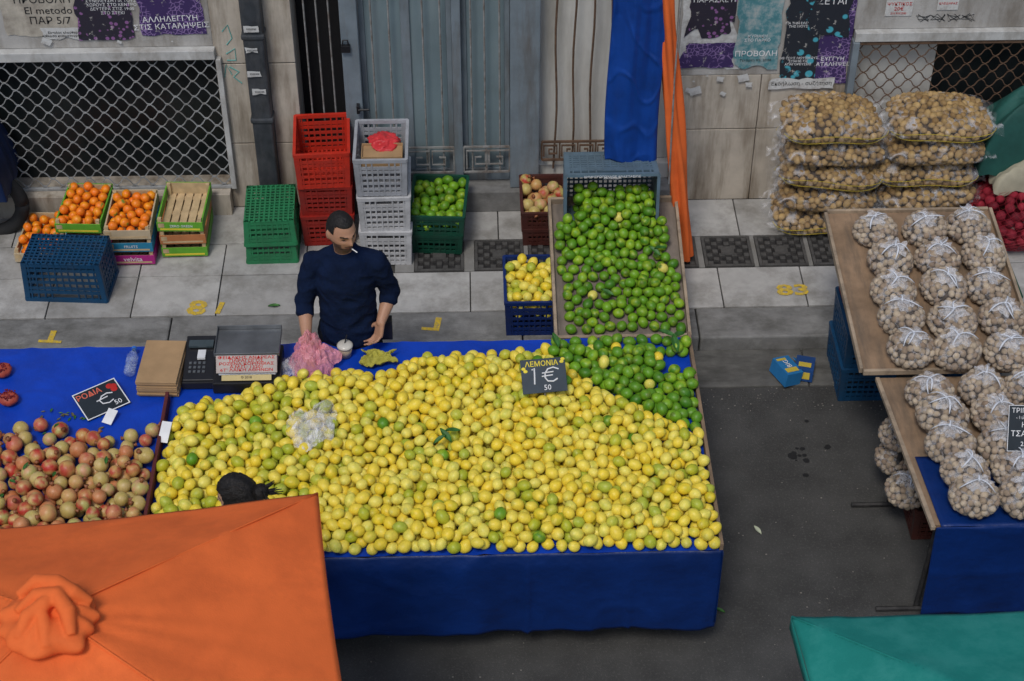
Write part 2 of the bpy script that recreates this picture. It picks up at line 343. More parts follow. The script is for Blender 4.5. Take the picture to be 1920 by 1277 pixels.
def poster(label,x0,x1,z0,z1,mt,lines,torn=.012,y=10.094,seed=0,tilt=0,name='poster',cat='poster'):
    cx,cz=(x0+x1)/2,(z0+z1)/2
    E=MB(); n=14; ring=[]
    cor=[(x0,z0),(x1,z0),(x1,z1),(x0,z1)]
    for e in range(4):
        a=cor[e]; b=cor[(e+1)%4]
        for i in range(n):
            t=i/n; px=a[0]+(b[0]-a[0])*t; pz=a[1]+(b[1]-a[1])*t
            k=max(0,noise.noise(Vector((px*9+seed,pz*9,seed*3.1))))*torn*5+R.uniform(0,torn*.3)
            d=Vector((cx-px,cz-pz)); k=min(k,d.length*.7); d.normalize(); ring.append((px+d.x*k-cx,0,pz+d.y*k-cz))
    v=[(0,0,0)]+ring; f=[(0,1+i,1+(i+1)%len(ring)) for i in range(len(ring))]
    E.add(v,f)
    Mx=T(cx,y,cz)@RY(tilt)
    o=E.build(name,PM[mt],M=Mx); thing(o,label,cat)
    for (s,sz,dx,dz,m,al) in lines:
        text(s,sz,T(cx+dx,y-.002,cz+dz)@RY(tilt)@RX(90),m,o,align=al,ext=.0003)
    return o
poster('beige paper poster with black Greek text on the wall',-3.05,-2.50,1.53,2.2,'beige',[('ΠΡΟΒΟΛΗ',.075,0,-.06,M_text_k,'CENTER'),('El metodo',.075,.03,-.14,M_text_k,'CENTER'),('ΠΑΡ 5/7',.075,.03,-.215,M_text_k,'CENTER')],seed=1,y=10.095,torn=.02)
poster('small white notice pasted below the posters',-2.82,-2.52,1.50,1.60,'white',[('Είσοδος ελεύθερη\nΑίθουσα κινηματογράφου',.024,0,0,M_text_k,'CENTER')],seed=2,y=10.092)
poster('dark poster with lace pattern pasted on the wall',-2.58,-2.2,1.50,2.2,'dark',[('ΣΥΝΕΛΕΥΣΗ ΓΙΑ ΤΟΥΣ\nΧΩΡΟΥΣ ΣΤΟ ΚΕΝΤΡΟ\nΔΕΥΤΕΡΑ ΣΤΙΣ 19:00\nΣΤΟ ΣΤΕΚΙ',.03,.06,-.1,M_text_w,'CENTER')],seed=3,y=10.09)
poster('purple poster with white Greek slogan on the wall',-2.18,-1.75,1.53,2.2,'purple',[('ΑΛΛΗΛΕΓΓΥΗ\nΣΤΙΣ ΚΑΤΑΛΗΨΕΙΣ',.055,0,-.24,M_text_w,'CENTER')],seed=4,tilt=-2,y=10.093)
poster('torn white and purple poster remains on the wall',1.38,1.80,1.20,2.2,'white',[],torn=.04,seed=5,y=10.096)
poster('torn dark poster with lace pattern on the wall',1.40,1.74,1.45,2.2,'dark',[('18:00\nΠΑΡΑΣΚΕΥΗ',.05,.03,-.06,M_text_w,'CENTER')],torn=.03,seed=6,y=10.091)
poster('lower strip of a purple poster on the wall',1.38,1.76,1.22,1.42,'purple',[],torn=.03,seed=12,y=10.0895)
poster('teal film screening poster with white text',1.74,2.05,1.20,2.2,'teal',[('ΠΡΟΒΟΛΗ',.058,0,-.37,M_text_w,'CENTER'),('Τετάρτη 9/5, 20:00',.026,0,-.42,M_text_k,'CENTER'),('ΚΥΡΙΑΚΗ\nΣΤΟ ΠΑΡΚΟ',.03,0,-.25,M_text_w,'CENTER')],seed=7,y=10.087,torn=.02)
poster('black and cyan poster with white text',2.06,2.31,1.10,2.2,'cyan',[('ΜΕ ΤΟΥΣ ΜΟΥΣΙΚΟΥΣ\nΣΠΑΜΕ ΤΙΣ\nΑΠΑΓΟΡΕΥΣΕΙΣ',.024,0,-.38,M_text_w,'CENTER'),('ΓΙΑ ΤΗΝ ΕΛΕΥΘΕΡΙΑ\nΤΗΣ ΜΟΥΣΙΚΗΣ',.024,0,-.1,M_text_w,'CENTER')],seed=8,y=10.084,torn=.02)
poster('dark blue and purple torn poster',2.30,2.53,1.08,2.2,'purple',[('ΕΥΓΓΥΗ\nΚΑΤΑΛΗΨΕΙΣ',.042,0,-.38,M_text_w,'CENTER')],torn=.03,seed=9,y=10.0895)
poster('cyan patterned poster with title',2.22,2.5,1.45,2.2,'cyan',[('ΖΕΤΑΙ',.07,0,-.1,M_text_w,'CENTER')],torn=.02,seed=19,y=10.08)
poster('white notice strip with black Greek handwriting',2.0,2.45,1.05,1.14,'white',[('Εκδήλωση - συζήτηση',.04,0,0,M_text_k,'CENTER')],seed=10,y=10.082)
poster('white and red sticker on the wall',2.72,2.9,1.60,1.72,'white',[('ΨΥΚΤΙΚΟΣ',.032,0,.03,M_text_r,'CENTER'),('20€',.04,0,-.005,M_text_r,'CENTER'),('210 9332300',.02,0,-.04,M_text_r,'CENTER')],torn=.002,seed=11)
poster('small white sticker with red print',3.06,3.2,1.64,1.72,'white',[('ΚΛΕΙΔΑΡΑΣ',.022,0,.01,M_text_r,'CENTER')],torn=.002,seed=13)
for i,(x,z) in enumerate(((-1.43,1.64),(-1.44,1.30),(-1.42,1.16),(-1.44,1.48))):
    poster('small torn white sticker on the drainpipe',x-.05,x+.05,z-.025,z+.025,'white',[('9332300',.018,0,0,M_text_k,'CENTER')],torn=.006,y=9.972,seed=20+i)
rg=random.Random(8)
for i in range(15):
    x=rg.uniform(1.45,2.1) if i<11 else rg.uniform(-2.9,-1.8); z=rg.uniform(1.0,1.2) if i<11 else rg.uniform(1.46,1.52)
    s=rg.uniform(.012,.035); poster('torn scrap of white paper stuck to the wall',x-s*1.2,x+s*1.2,z-s*.9,z+s*.9,'white',[],torn=.012,seed=40+i,y=10.0785+i*.0003,name='paper_scrap',cat='paper',tilt=rg.uniform(-30,30))
m=MB()
for pts in [[(-1.64,1.55),(-1.6,1.6),(-1.58,1.5),(-1.62,1.45)],[(-1.63,1.38),(-1.57,1.42),(-1.57,1.33),(-1.63,1.33)],[(-1.62,1.28),(-1.56,1.24),(-1.6,1.2),(-1.55,1.15)],[(-1.66,1.2),(-1.64,1.3),(-1.61,1.22)]]:
    m.tube([(a,10.098,b) for a,b in pts],.004,5)
m.build('graffiti_scrawl',mat('turquoise_spray',(.12,.36,.33),.8),B)
m=MB()
for k in range(4):
    m.tube([(2.98+k*.1+.05*math.sin(i*1.7+k),10.098,1.58+.03*math.sin(i*2.3+k*1.2)) for i in range(9)],.002,4)
m.build('graffiti_scrawl',M_text_k,B)
# ---------------------------------------------------------------- crates
def crate(W,D,H,nh=5,nvx=9,nvy=7,taper=.06):
    m=MB(); t=.008
    w,d=W/2,D/2
    for sy in (-1,1):
        y0,y1=(sy*d-t/2,sy*d+t/2)
        m.box(-w,w,y0-.006,y1+.006,H-.026,H)
        m.box(-w,w,y0,y1,H*.72,H*.72+.024)
        for i in range(nh): z=.0+i*(H*.70)/(nh-.5); m.box(-w,w,y0,y1,z,z+.02+(.012 if i==0 else 0))
        for i in range(1,nvx):
            x=-w+W*i/nvx; m.box(x-.005,x+.005,y0-.002,y1+.002,0,H-.026 if abs(x)>.055 else H*.72)
    for sx in (-1,1):
        x0,x1=(sx*w-t/2,sx*w+t/2)
        m.box(x0-.006,x1+.006,-d,d,H-.0255,H-.0005)
        m.box(x0,x1,-d,d,H*.72,H*.72+.0245)
        for i in range(nh): z=i*(H*.70)/(nh-.5); m.box(x0,x1,-d,d,z,z+.0205+(.012 if i==0 else 0))
        for i in range(1,nvy):
            y=-d+D*i/nvy; m.box(x0-.002,x1+.002,y-.005,y+.005,0,H-.026)
    for sx in (-1,1):
        for sy in (-1,1):
            m.box(sx*w-(.03 if sx>0 else .004),sx*w+(.03 if sx<0 else .004),sy*d-.0065,sy*d+.0065,0,H-.001)
            m.box(sx*w-.0065,sx*w+.0065,sy*d-(.03 if sy>0 else .004),sy*d+(.03 if sy<0 else .004),0,H-.0015)
    n=int(W/.032)
    for i in range(n+1): x=-w+W*i/n; m.box(x-.006,x+.006,-d,d,.001,.009)
    n=int(D/.032)
    for i in range(n+1): y=-d+D*i/n; m.box(-w,w,y-.006,y+.006,.0015,.0085)
    m.v=[(x*(1-taper*(1-z/H)),y*(1-taper*(1-z/H)),z) for x,y,z in m.v]
    return m
P_red=plastic('red_plastic',(.52,.030,.014)); P_grey=plastic('grey_plastic',(.36,.37,.39)); P_wht=plastic('pale_grey_plastic',(.48,.48,.48))
P_grn=plastic('green_plastic',(.025,.20,.08)); P_dgrn=plastic('dark_green_plastic',(.006,.06,.035)); P_brn=plastic('brown_plastic',(.075,.022,.017))
P_blu=plastic('blue_plastic',(.007,.055,.13)); P_nav=plastic('navy_plastic',(.005,.022,.12)); P_gb=plastic('grey_blue_plastic',(.11,.17,.215)); P_redd=plastic('dark_red_plastic',(.3,.018,.012))
cc={}
def put_crate(W,D,H,mt,M,label,**k):
    key=(W,D,H,mt.name,tuple(sorted(k.items())))
    if key not in cc: cc[key]=crate(W,D,H,**k).mesh('plastic_crate',[mt])
    o=bpy.data.objects.new('plastic_crate',cc[key]); COL.objects.link(o); o.matrix_basis=M
    return thing(o,label,'crate','plastic crates by the stall')
put_crate(.35,.46,.26,P_redd,T(-1.015,9.86,.12)@RZ(2),'dark red plastic crate at the bottom of a stack')
put_crate(.35,.46,.25,P_redd,T(-1.01,9.86,.375)@RZ(1),'dark red plastic crate in the middle of a stack')
put_crate(.36,.47,.29,P_red,T(-1.02,9.84,.62)@RZ(3),'bright red plastic crate on top of a stack')
put_crate(.34,.46,.29,P_wht,T(-.60,9.63,.12)@RZ(-1),'pale grey plastic crate at the bottom of a stack')
put_crate(.34,.46,.29,P_wht,T(-.605,9.63,.405)@RZ(1),'pale grey plastic crate in the middle of a stack')
put_crate(.34,.46,.30,P_grey,T(-.61,9.63,.70),'grey plastic crate on a stack holding a red bag')
put_crate(.35,.45,.17,P_dgrn,T(-.25,9.74,.12)@RZ(-4),'dark green plastic crate under a crate of limes',nh=3)
put_crate(.37,.48,.17,P_dgrn,T(-.245,9.74,.285)@RZ(-4),'dark green plastic crate full of limes',nh=3)
put_crate(.29,.42,.15,P_brn,T(.47,9.80,.12),'brown plastic crate under a crate of pomegranates',nh=3)
put_crate(.30,.44,.15,P_brn,T(.47,9.80,.265),'brown plastic crate full of pomegranates',nh=3)
put_crate(.34,.42,.19,P_grn,T(-1.39,9.66,.31)@RZ(1)@RX(180),'green plastic crate upside down on the pavement',nh=4)
put_crate(.345,.43,.20,P_grn,T(-1.39,9.66,.475)@RZ(2)@RX(180),'green plastic crate upside down on another crate',nh=4)
put_crate(.54,.33,.31,P_blu,T(-2.71,9.24,.43)@RZ(-4)@RX(180),'blue plastic crate upside down on the pavement',nh=5,nvx=12)
put_crate(.34,.48,.29,P_nav,T(.355,8.88,.12),'navy plastic crate full of lemons on the kerb',nh=5)
put_crate(.36,.5,.14,P_nav,T(.76,8.93,.12),'navy plastic crate under the sloping lime board',nh=3)
put_crate(.36,.5,.14,P_dgrn,T(1.12,8.93,.12),'green plastic crate under the sloping lime board',nh=3)
for x,ms in ((2.44,(P_blu,P_blu,P_redd)),(3.1,(P_blu,P_blu,P_dgrn))):
    for i,mt_ in enumerate(ms): put_crate(.34,.46,.28,mt_,T(x+.006*i,8.32,.002+.282*i),('blue','blue','red' if mt_ is P_redd else 'green')[i]+' plastic crate stacked under the produce board',nh=5)
put_crate(.36,.5,.24,P_brn,T(2.68,7.15,.002),'brown plastic crate under the front stall board',nh=5)
m=MB(); v,f=sph(60,40); m.add([(-.6+p[0]*.12*(.7+.22*rid(Vector(p),1.6,3)),9.70+p[1]*.12*(.7+.22*rid(Vector(p),1.6,3)),.92+p[2]*.05*(.7+.3*rid(Vector(p),1.6,3))) for p in v],f)
thing(m.build('plastic_bag',mat('red_film',(.6,.04,.045),.35,8,.2,.5,30),smooth=True),'crumpled red plastic bag in the grey crate','bag')
m=MB(); m.box(-.74,-.47,9.5,9.505,.87,.95); m.box(-.74,-.47,9.655,9.66,.87,.95); m.box(-.74,-.735,9.505,9.655,.87,.95); m.box(-.475,-.47,9.505,9.655,.87,.95); m.box(-.735,-.475,9.505,9.655,.87,.93); thing(m.build('cardboard_box',M_card),'small cardboard box in the grey crate','box')
# ---------------------------------------------------------------- fruit templates
def fruit_mesh(name,r,c1,seed,el=1.2,nip=.09,blot=None,tip=None):
    v,f=sph(14,10); out=[]
    for p in v:
        p=Vector(p); z=p.z
        k=1+.05*noise.noise(p*1.7+Vector((seed*1.7,0,0)))
        e=el+nip*max(0,(abs(z)-.85)/.15)
        out.append((p.x*k*r,p.y*k*r,z*e*k*r))
    m=MB(); m.add(out,f); cs=[]
    for a,b,c in out:
        n=noise.noise(Vector((a,b,c))*(1.3/r)+Vector((seed*3.3,0,0)))
        k=min(1,max(0,.5+n*1.6)); col=list(c1)
        if blot: col=[c1[i]*(1-k)+blot[i]*k for i in range(3)]
        if tip and abs(c)>r*el*.96: col=list(tip)
        cs.append(tuple(col))
    m.c=cs
    return m
def mix(a,b,t): return tuple(a[i]*(1-t)+b[i]*t for i in range(3))
Y1=(.83,.595,.028);Y2=(.83,.70,.12);G1=(.30,.40,.025);G2=(.04,.16,.008);G3=(.16,.36,.014)
lemv=[]
for i in range(20):
    base=mix(Y1,Y2,R.random())
    other=mix(base,G1,R.choice([0,0,.05,.1,.2,.45]))
    if i>=14: base=mix(base,G1,R.uniform(.35,.75)); other=mix(base,G1,.5)
    lemv.append(fruit_mesh('lemon',.0318,base,i,el=R.uniform(1.08,1.26),blot=other,tip=mix(base,(.4,.4,.08),.5)))
limv=[]
for i in range(12):
    base=mix(G2,G3,R.uniform(0,1)); o=mix(base,(.42,.52,.03),R.choice([0,.1,.3,.6]))
    if i==11: base=(.7,.62,.12); o=base
    limv.append(fruit_mesh('lime',.0325,base,30+i,el=R.uniform(1.08,1.2),nip=.07,blot=o,tip=(.12,.2,.02)))
PB=[(.46,.035,.025),(.52,.17,.06),(.56,.32,.10),(.50,.40,.12),(.42,.04,.03),(.56,.25,.10),(.5,.09,.06),(.54,.38,.14),(.48,.36,.10),(.58,.30,.16)]
PO=[(.55,.35,.12),(.42,.06,.035),(.44,.40,.12),(.54,.24,.10),(.55,.4,.16)]
def pom_mesh(i):
    m=fruit_mesh('pomegranate',.043,PB[i%10],60+i,el=.94,nip=0,blot=PO[(i*3)%5])
    m.tube([(0,0,.036),(0,0,.048),(0,0,.059)],[.010,.008,.014],8,col=(.28,.10,.04))
    return m
pomv=[pom_mesh(i) for i in range(20)]
orv=[fruit_mesh('tangerine',.0335,(.85,.20+.03*i,.01),90+i,el=.88,nip=0,blot=(.82,.19,.01),tip=(.2,.25,.03) if i%2 else None) for i in range(5)]
def deposit(n,r,bounds,inside,cap,seed=1,pre=None,tries=13,mf=3):
    rg=np.random.RandomState(seed); P=np.zeros((n+3000,3)); k=0
    if pre is not None:
        for p in pre: P[k]=p; k+=1
    k0=k
    def hgt(cx,cy):
        base=np.full(len(cx),r)
        if k:
            Q=P[:k]; dx=cx[:,None]-Q[None,:,0]; dy=cy[:,None]-Q[None,:,1]; d2=dx*dx+dy*dy
            h=np.where(d2<4*r*r,Q[None,:,2]+np.sqrt(np.maximum(0,4*r*r-d2)),-9)
            base=np.maximum(base,h.max(1))
        return base
    fails=0
    while k-k0<n and fails<n*mf:
        x=rg.uniform(bounds[0],bounds[1]); y=rg.uniform(bounds[2],bounds[3])
        if not inside(x,y): fails+=.05; continue
        st=.03; h=hgt(np.array([x]),np.array([y]))[0]
        for it in range(tries):
            a=rg.uniform(0,6.28)+np.arange(6)*1.047
            cx=x+st*np.cos(a); cy=y+st*np.sin(a)
            ok=np.array([inside(p,q) for p,q in zip(cx,cy)])
            hh=np.where(ok,hgt(cx,cy),9)
            j=hh.argmin()
            if hh[j]<h-1e-4: x,y,h=cx[j],cy[j],hh[j]
            else: st*=.6
        if h>cap(x,y)+r: fails+=1; continue
        P[k]=(x,y,h); k+=1
    return [tuple(p) for p in P[k0:k]]
def visible_top(P,r):
    A=np.array(P); out=[]
    for i,p in enumerate(P):
        d=np.hypot(A[:,0]-p[0],A[:,1]-p[1]+.02); out.append(not np.any((d<r*1.1)&(A[:,2]>p[2]+r*.8)))
    return out
def rrot(rg,flat=True):
    if flat: return RZ(rg.uniform(0,360))@RX(90+rg.gauss(0,24))@RZ(rg.uniform(0,360))
    return Euler((rg.uniform(0,6.3),rg.uniform(0,6.3),rg.uniform(0,6.3))).to_matrix().to_4x4()
reg={}
def register(kind,M,vi,prio): reg.setdefault(kind,[]).append((prio,M,vi))
def emit(kind,variants,maxn,name,labels,cat,group,stufflabel):
    L=sorted(reg[kind],key=lambda q:q[0])
    meshes=[v.mesh(name,[M_fruit],True) for v in variants]
    for prio,M,vi in L[:maxn]:
        o=bpy.data.objects.new(name,meshes[vi]); COL.objects.link(o); o.matrix_basis=M
        thing(o,labels(vi,M),cat,group)
    rest=L[maxn:]
    if rest:
        vs=[];fs=[];cs=[];off=0
        for _,M,vi in rest:
            v=variants[vi]; A=np.array(v.v); Mm=np.array(M); vs.append(A@Mm[:3,:3].T+Mm[:3,3]); cs.append(np.array(v.c))
            fs+=[tuple(i+off for i in f) for f in v.f]; off+=len(A)
        m=MB(); m.v=[tuple(p) for p in np.concatenate(vs)]; m.f=fs; m.m=[0]*len(fs); m.c=[tuple(c) for c in np.concatenate(cs)]
        o=m.build(name+'_heap',M_fruit,smooth=True); thing(o,stufflabel,cat); o['kind']='stuff'
TZ=.82
# ---------------------------------------------------------------- main stall
S=empty('market_stall',(-.8,6.9,0)); thing(S,'long market stall table covered in blue tarpaulin','market stall')
def topz(x,y): 
    cr=max(0,1-abs(noise.noise(Vector((x*2.2,y*2.2,5))))*9)
    return TZ+.006*fn3(x,y,0,3.)+.004*fn3(x,y,3,9)+.007*cr
m=MB(); m.grid(lambda u,v:(-3.4+4.63*u,6.12+1.68*v,topz(-3.4+4.63*u,6.12+1.68*v)),260,100)
m.build('table_cover',M_blue,S,smooth=True)
m=MB(); m.box(-3.4,1.228,6.14,7.78,.775,.805); m.build('table_board',M_wood,S)
def skirtfn(x0,x1,y,zt,zb):
    def f(u,v):
        x=x0+(x1-x0)*u; d=v
        yy=y-.02*math.sin(min(1,v*6)*1.57)-.03*d*noise.noise(Vector((x*1.8,0,1)))*1.8-.02*d*noise.noise(Vector((x*6,v*2,4)))
        cr=max(0,1-abs(noise.noise(Vector((x*1.7,v*1.1,8))))*10); yy-=.007*cr
        yy-=.018*min(1,d*3)*math.exp(-((x-.24)/.02)**2)+.012*d*math.exp(-((x-.78)/.012)**2)
        return (x,yy,zt+(zb-zt)*v+.02*noise.noise(Vector((x*2.2,5,1)))*v)
    return f
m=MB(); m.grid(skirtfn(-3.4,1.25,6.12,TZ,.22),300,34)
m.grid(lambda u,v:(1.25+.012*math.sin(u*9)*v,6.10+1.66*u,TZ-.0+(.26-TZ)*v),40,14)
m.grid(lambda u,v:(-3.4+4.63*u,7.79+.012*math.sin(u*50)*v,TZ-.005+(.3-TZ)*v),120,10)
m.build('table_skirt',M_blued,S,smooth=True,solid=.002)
m=MB(); m.box(1.232,1.252,6.12,7.80,.80,.865); m.build('wooden_edging',M_wood,S,bevel=.003)
for x in (-3.3,-1.7,0,1.15):
    for y in (6.3,7.65):
        m=MB(); m.box(x-.02,x+.02,y-.02,y+.02,0,.775); m.build('leg',M_iron,S)
m=MB(); m.box(-1.755,-1.735,6.13,7.32,.82,.90); m.build('divider',mat('dark_red_wood',(.10,.02,.02),.7),S,bevel=.003)
def rear(x):
    pts=[(-1.73,7.12),(-1.62,7.2),(-1.42,7.30),(-1.1,7.46),(-.72,7.50),(-.5,7.44),(-.36,7.60),(0,7.60),(.3,7.64),(1.22,7.70)]
    for a,b in zip(pts,pts[1:]):
        if a[0]<=x<=b[0]: return a[1]+(b[1]-a[1])*(x-a[0])/(b[0]-a[0])
    return 7.1
def limeline(x): return 7.56-(x-.40)*.82 if x>.40 else 99
r=.0315
def inA(x,y): return -1.705<x<1.212 and 6.135<y<rear(x) and not (y>limeline(x)) 
def cap(x,y):
    d=min(x+1.72,1.25-x,y-6.10,rear(x)-y+.02,(limeline(x)-y+.03))
    return .022+min(.085,max(0,d)*.6)*(1.0+.4*noise.noise(Vector((x*1.6,y*1.6,2))))
L=deposit(2600,r,(-1.71,1.215,6.13,7.7),inA,cap,seed=3,mf=1.4)
vt=visible_top(L,r)
rr_=random.Random(5)
for p,vis in zip(L,vt):
    x,y,z=p
    g=noise.noise(Vector((x*1.5,y*1.5,9)))+ (.45 if x<-.9 else 0)+(.15 if y<6.5 else 0)
    pr=rr_.random()
    if pr<.012: register('lime',T(x,y,z+TZ)@rrot(rr_),rr_.randrange(11),y+.0); continue
    vi=14+rr_.randrange(6) if rr_.random()<(.08+.33*max(0,g)) else rr_.randrange(14)
    seen=vis and not (x<-.75 and y<6.45)
    register('lemon',T(x,y,z+TZ)@rrot(rr_)@Matrix.Scale(rr_.uniform(.9,1.08),4),vi,y+(0 if seen else 50))
def inB(x,y): return .42<x<1.21 and limeline(x)+.01<y<7.76 and not (1.04<x and 7.44<y<7.62)
L2=deposit(520,r,(.42,1.21,6.8,7.76),inB,lambda x,y:.0 if y>7.68 else (.075 if x<1.0 else .05),seed=8,pre=[(a,b,c) for a,b,c in L if a>.35 and b>6.7])
for x,y,z in L2: register('lime' if rr_.random()>.05 else 'lemon',T(x,y,z+TZ)@rrot(rr_),rr_.randrange(11),y)
for x,y in ((-1.6,7.22),(-1.52,7.25),(-1.45,7.2),(-1.56,7.16)): register('lemon',T(x,y,.035+TZ)@rrot(rr_),3,y+9)
rp=.042
def inP(x,y): return -3.2<x<-1.795 and 6.17<y<7.05+.06*math.sin(x*7)
LP=deposit(620,rp,(-3.2,-1.79,6.17,7.12),inP,lambda x,y:max(0.0,.085+.06*noise.noise(Vector((x*2,y*2,4)))-.32*max(0,y-6.78)),seed=5)
for x,y,z in LP: register('pomegranate',T(x,y,z+TZ)@rrot(rr_,False)@Matrix.Scale(rr_.uniform(.84,1.12),4),rr_.randrange(20),y)
# ---------------------------------------------------------------- sloping lime board
sl=math.degrees(math.atan2(.25,1.05))
MB_=T(.915,8.35,.35)@RX(sl)
bl=1.12
m=MB(); m.box(-.41,.41,0,bl,-.02,0)
o=m.build('display_board',M_board); o.matrix_basis=MB_; thing(o,'sloping wooden display board heaped with limes','display board')
m=MB(); m.box(-.43,-.41,-.02,bl,-.05,.045); m.box(.41,.43,-.02,bl,-.05,.045); m.box(-.41,.41,-.022,0,-.055,.035); m.box(-.41,.41,bl-.02,bl,-.03,.05)
q=m.build('rim',M_rim,bevel=.003); q.parent=o
def inC(x,y):
    if y>.82: return abs(x)<.235 and y<1.06
    return -.37<x<.37 and .04<y and not (x>.31 and y>.55+.1*noise.noise(Vector((x*9,y*6,1))))and not(x<-.335 and y<.5)
LC=deposit(700,.0325,(-.37,.37,.04,1.06),inC,lambda x,y:(.036 if y>.12 else .0)+.045*max(0,noise.noise(Vector((x*3,y*3,4))))+min(.15,max(0,(y-.66))*.8),seed=4)
for x,y,z in LC:
    P_=MB_@Vector((x,y,z)); register('lime',T(*P_)@rrot(rr_),11 if rr_.random()<.008 else rr_.randrange(11),P_.y)
TC=T(.885,9.50,.765)@RX(90-8)
tc_=put_crate(.60,.37,.34,P_gb,TC,'grey-blue plastic crate tipped over spilling limes',nh=8,nvx=12,taper=.03)
text('ΔΗΜΗΤΡΟΠΟΥΛΟΣ ΑΝΑΣΤΑΣΙΟΣ\nΧΑΛΑΝΔΡΙ',.019,TC@T(0,0,.342)@RX(0)@T(0,.172,.0)@Matrix.Diagonal((1,1,1,1)),M_text_w,tc_,sx=1.2,space=.6)
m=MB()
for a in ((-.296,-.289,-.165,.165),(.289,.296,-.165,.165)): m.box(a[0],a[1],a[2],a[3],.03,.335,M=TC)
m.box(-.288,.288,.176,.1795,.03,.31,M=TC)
m.build('shade_panel',plastic('shaded_grey_blue',(.04,.07,.09)),tc_)  # dark sheets inside the tipped crate; interior shade put into their colour
def fill(kind,nv,cx,cy,w,d,z,n,r,cap_,seed,rot=0,flat=True):
    L=deposit(n,r,(-w/2,w/2,-d/2,d/2),lambda x,y:abs(x)<w/2 and abs(y)<d/2,lambda x,y:cap_,seed=seed)
    for x,y,h in L:
        P_=T(cx,cy,z)@RZ(rot)@Vector((x,y,h)); register(kind,T(*P_)@rrot(rr_,flat),rr_.randrange(nv),P_.y)
fill('lemon',18,.355,8.88,.27,.41,.26,90,.0315,.12,11)
fill('lime',11,-.245,9.74,.30,.41,.31,90,.0325,.10,12,-4)
fill('pomegranate',20,.47,9.80,.23,.35,.28,40,.042,.09,13,0,False)
# ---------------------------------------------------------------- wooden fruit crates
P_cg=mat('printed_green_card',(.12,.36,.03),.6,10,.2,.05); P_cb=mat('printed_blue_card',(.02,.20,.34),.6,10,.2,.05); P_cm=mat('printed_magenta_card',(.4,.02,.2),.6); P_co=mat('printed_orange_card',(.45,.17,.06),.6); P_cw=mat('printed_pale_card',(.5,.40,.26),.6)
def wood_crate(W,D,H):
    m=MB(); w,d=W/2,D/2
    m.box(-w,w,-d,-d+.006,.012,H*.8,1); m.box(-w,w,d-.006,d,.012,H,1)
    m.box(-w,-w+.006,-d+.006,d-.006,.012,H*.75,1); m.box(w-.006,w,-d+.006,d-.006,.012,H*.75,1)
    m.box(-w+.006,w-.006,-d+.0062,-d+.010,.012,H*.78,0); m.box(-w+.006,w-.006,d-.010,d-.0062,.012,H*.98,0)
    m.box(-w+.02,w-.02,-d-.001,-d-.0002,.022,H*.34,2); m.box(-w+.01,-w+.05,-d-.001,-d-.0002,H*.4,H*.72,0)
    for sx in (-1,1):
        m.box(sx*w-(.01 if sx>0 else 0),sx*w+(.01 if sx<0 else 0),-d+.02,d-.02,H*.76,H*.86,1)
        for sy in (-1,1): m.box(sx*(w-.02)-.012,sx*(w-.02)+.012,sy*(d-.022)-.012,sy*(d-.022)+.012,0,H*1.02,0)
    n=5; st=(W-.02)/n
    for i in range(n): m.box(-w+.01+i*st+.006,-w+.01+(i+1)*st-.004,-d+.01,d-.01,.004,.012,0)
    for yy in (-d+.05,0,d-.05): m.box(-w+.01,w-.01,yy-.02,yy+.02,-.002,.004,0)
    return m
wc={}
def put_wc(side,M,label,word=None,W=.31,D=.44,H=.105):
    k=side.name
    if k not in wc: wc[k]=wood_crate(W,D,H).mesh('wooden_crate',[M_pine,side,M_text_y if side is P_cg else M_pine])
    o=bpy.data.objects.new('wooden_crate',wc[k]); COL.objects.link(o); o.matrix_basis=M
    thing(o,label,'crate','wooden fruit crates on the pavement')
    if word: text(word[0],word[1],M@T(.01,-D/2-.0022,.055)@RX(90),word[2],o)
    return o
put_wc(P_cw,T(-2.97,9.70,.125)@RZ(-3),'wooden crate of tangerines with a pale printed front')
put_wc(P_cm,T(-2.335,9.66,.125),'wooden crate with magenta printed front at stack bottom',('velvita',.05,M_text_w))
put_wc(P_cb,T(-2.335,9.66,.232),'wooden crate with blue printed front in a stack',('FRUITS',.03,M_text_w))
put_wc(P_cw,T(-2.335,9.66,.339),'wooden crate of tangerines on top of a stack')
put_wc(P_cb,T(-2.66,9.74,.125),'wooden crate with blue printed front at stack bottom')
put_wc(P_cb,T(-2.66,9.74,.232),'wooden crate with blue printed front in a stack')
put_wc(P_cg,T(-2.665,9.74,.339)@RZ(-3),'green printed wooden crate full of tangerines')
put_wc(P_cg,T(-1.99,9.74,.125)@RZ(1),'green printed wooden crate at the bottom of a stack')
put_wc(P_co,T(-1.99,9.74,.232)@RZ(1),'wooden crate in the middle of a stack')
put_wc(P_cg,T(-1.985,9.74,.339)@RZ(-2),'empty green printed wooden crate on a stack',('ZERO GREEN',.026,M_text_w))
for cx,cy,z,rot,sd in ((-2.97,9.70,.137,-3,1),(-2.335,9.66,.351,0,2),(-2.665,9.74,.351,-3,3)):
    fill('tangerine',5,cx,cy,.23,.36,z,60,.0335,.07,20+sd,rot,False)
emit('lemon',lemv,300,'lemon',lambda vi,M:('greenish yellow lemon in the heap on the stall' if vi>=14 else 'ripe yellow lemon in the heap on the stall') if M.translation.y<8.2 else 'yellow lemon in a navy plastic crate','lemon','lemons heaped on the stall','dense heap of yellow and greenish lemons on blue tarpaulin')
emit('lime',limv,300,'lime',lambda vi,M:'green lime on the blue stall table' if M.translation.y<8 else ('glossy green lime on the sloping board' if M.translation.x>.4 else 'green lime in a dark green crate'),'lime','limes for sale','heap of green limes on the sloping board and crates')
emit('pomegranate',pomv,300,'pomegranate',lambda vi,M:'red and yellow pomegranate on the blue stall' if M.translation.y<8 else 'red pomegranate in a brown crate','pomegranate','pomegranates for sale','heap of red and yellow pomegranates')
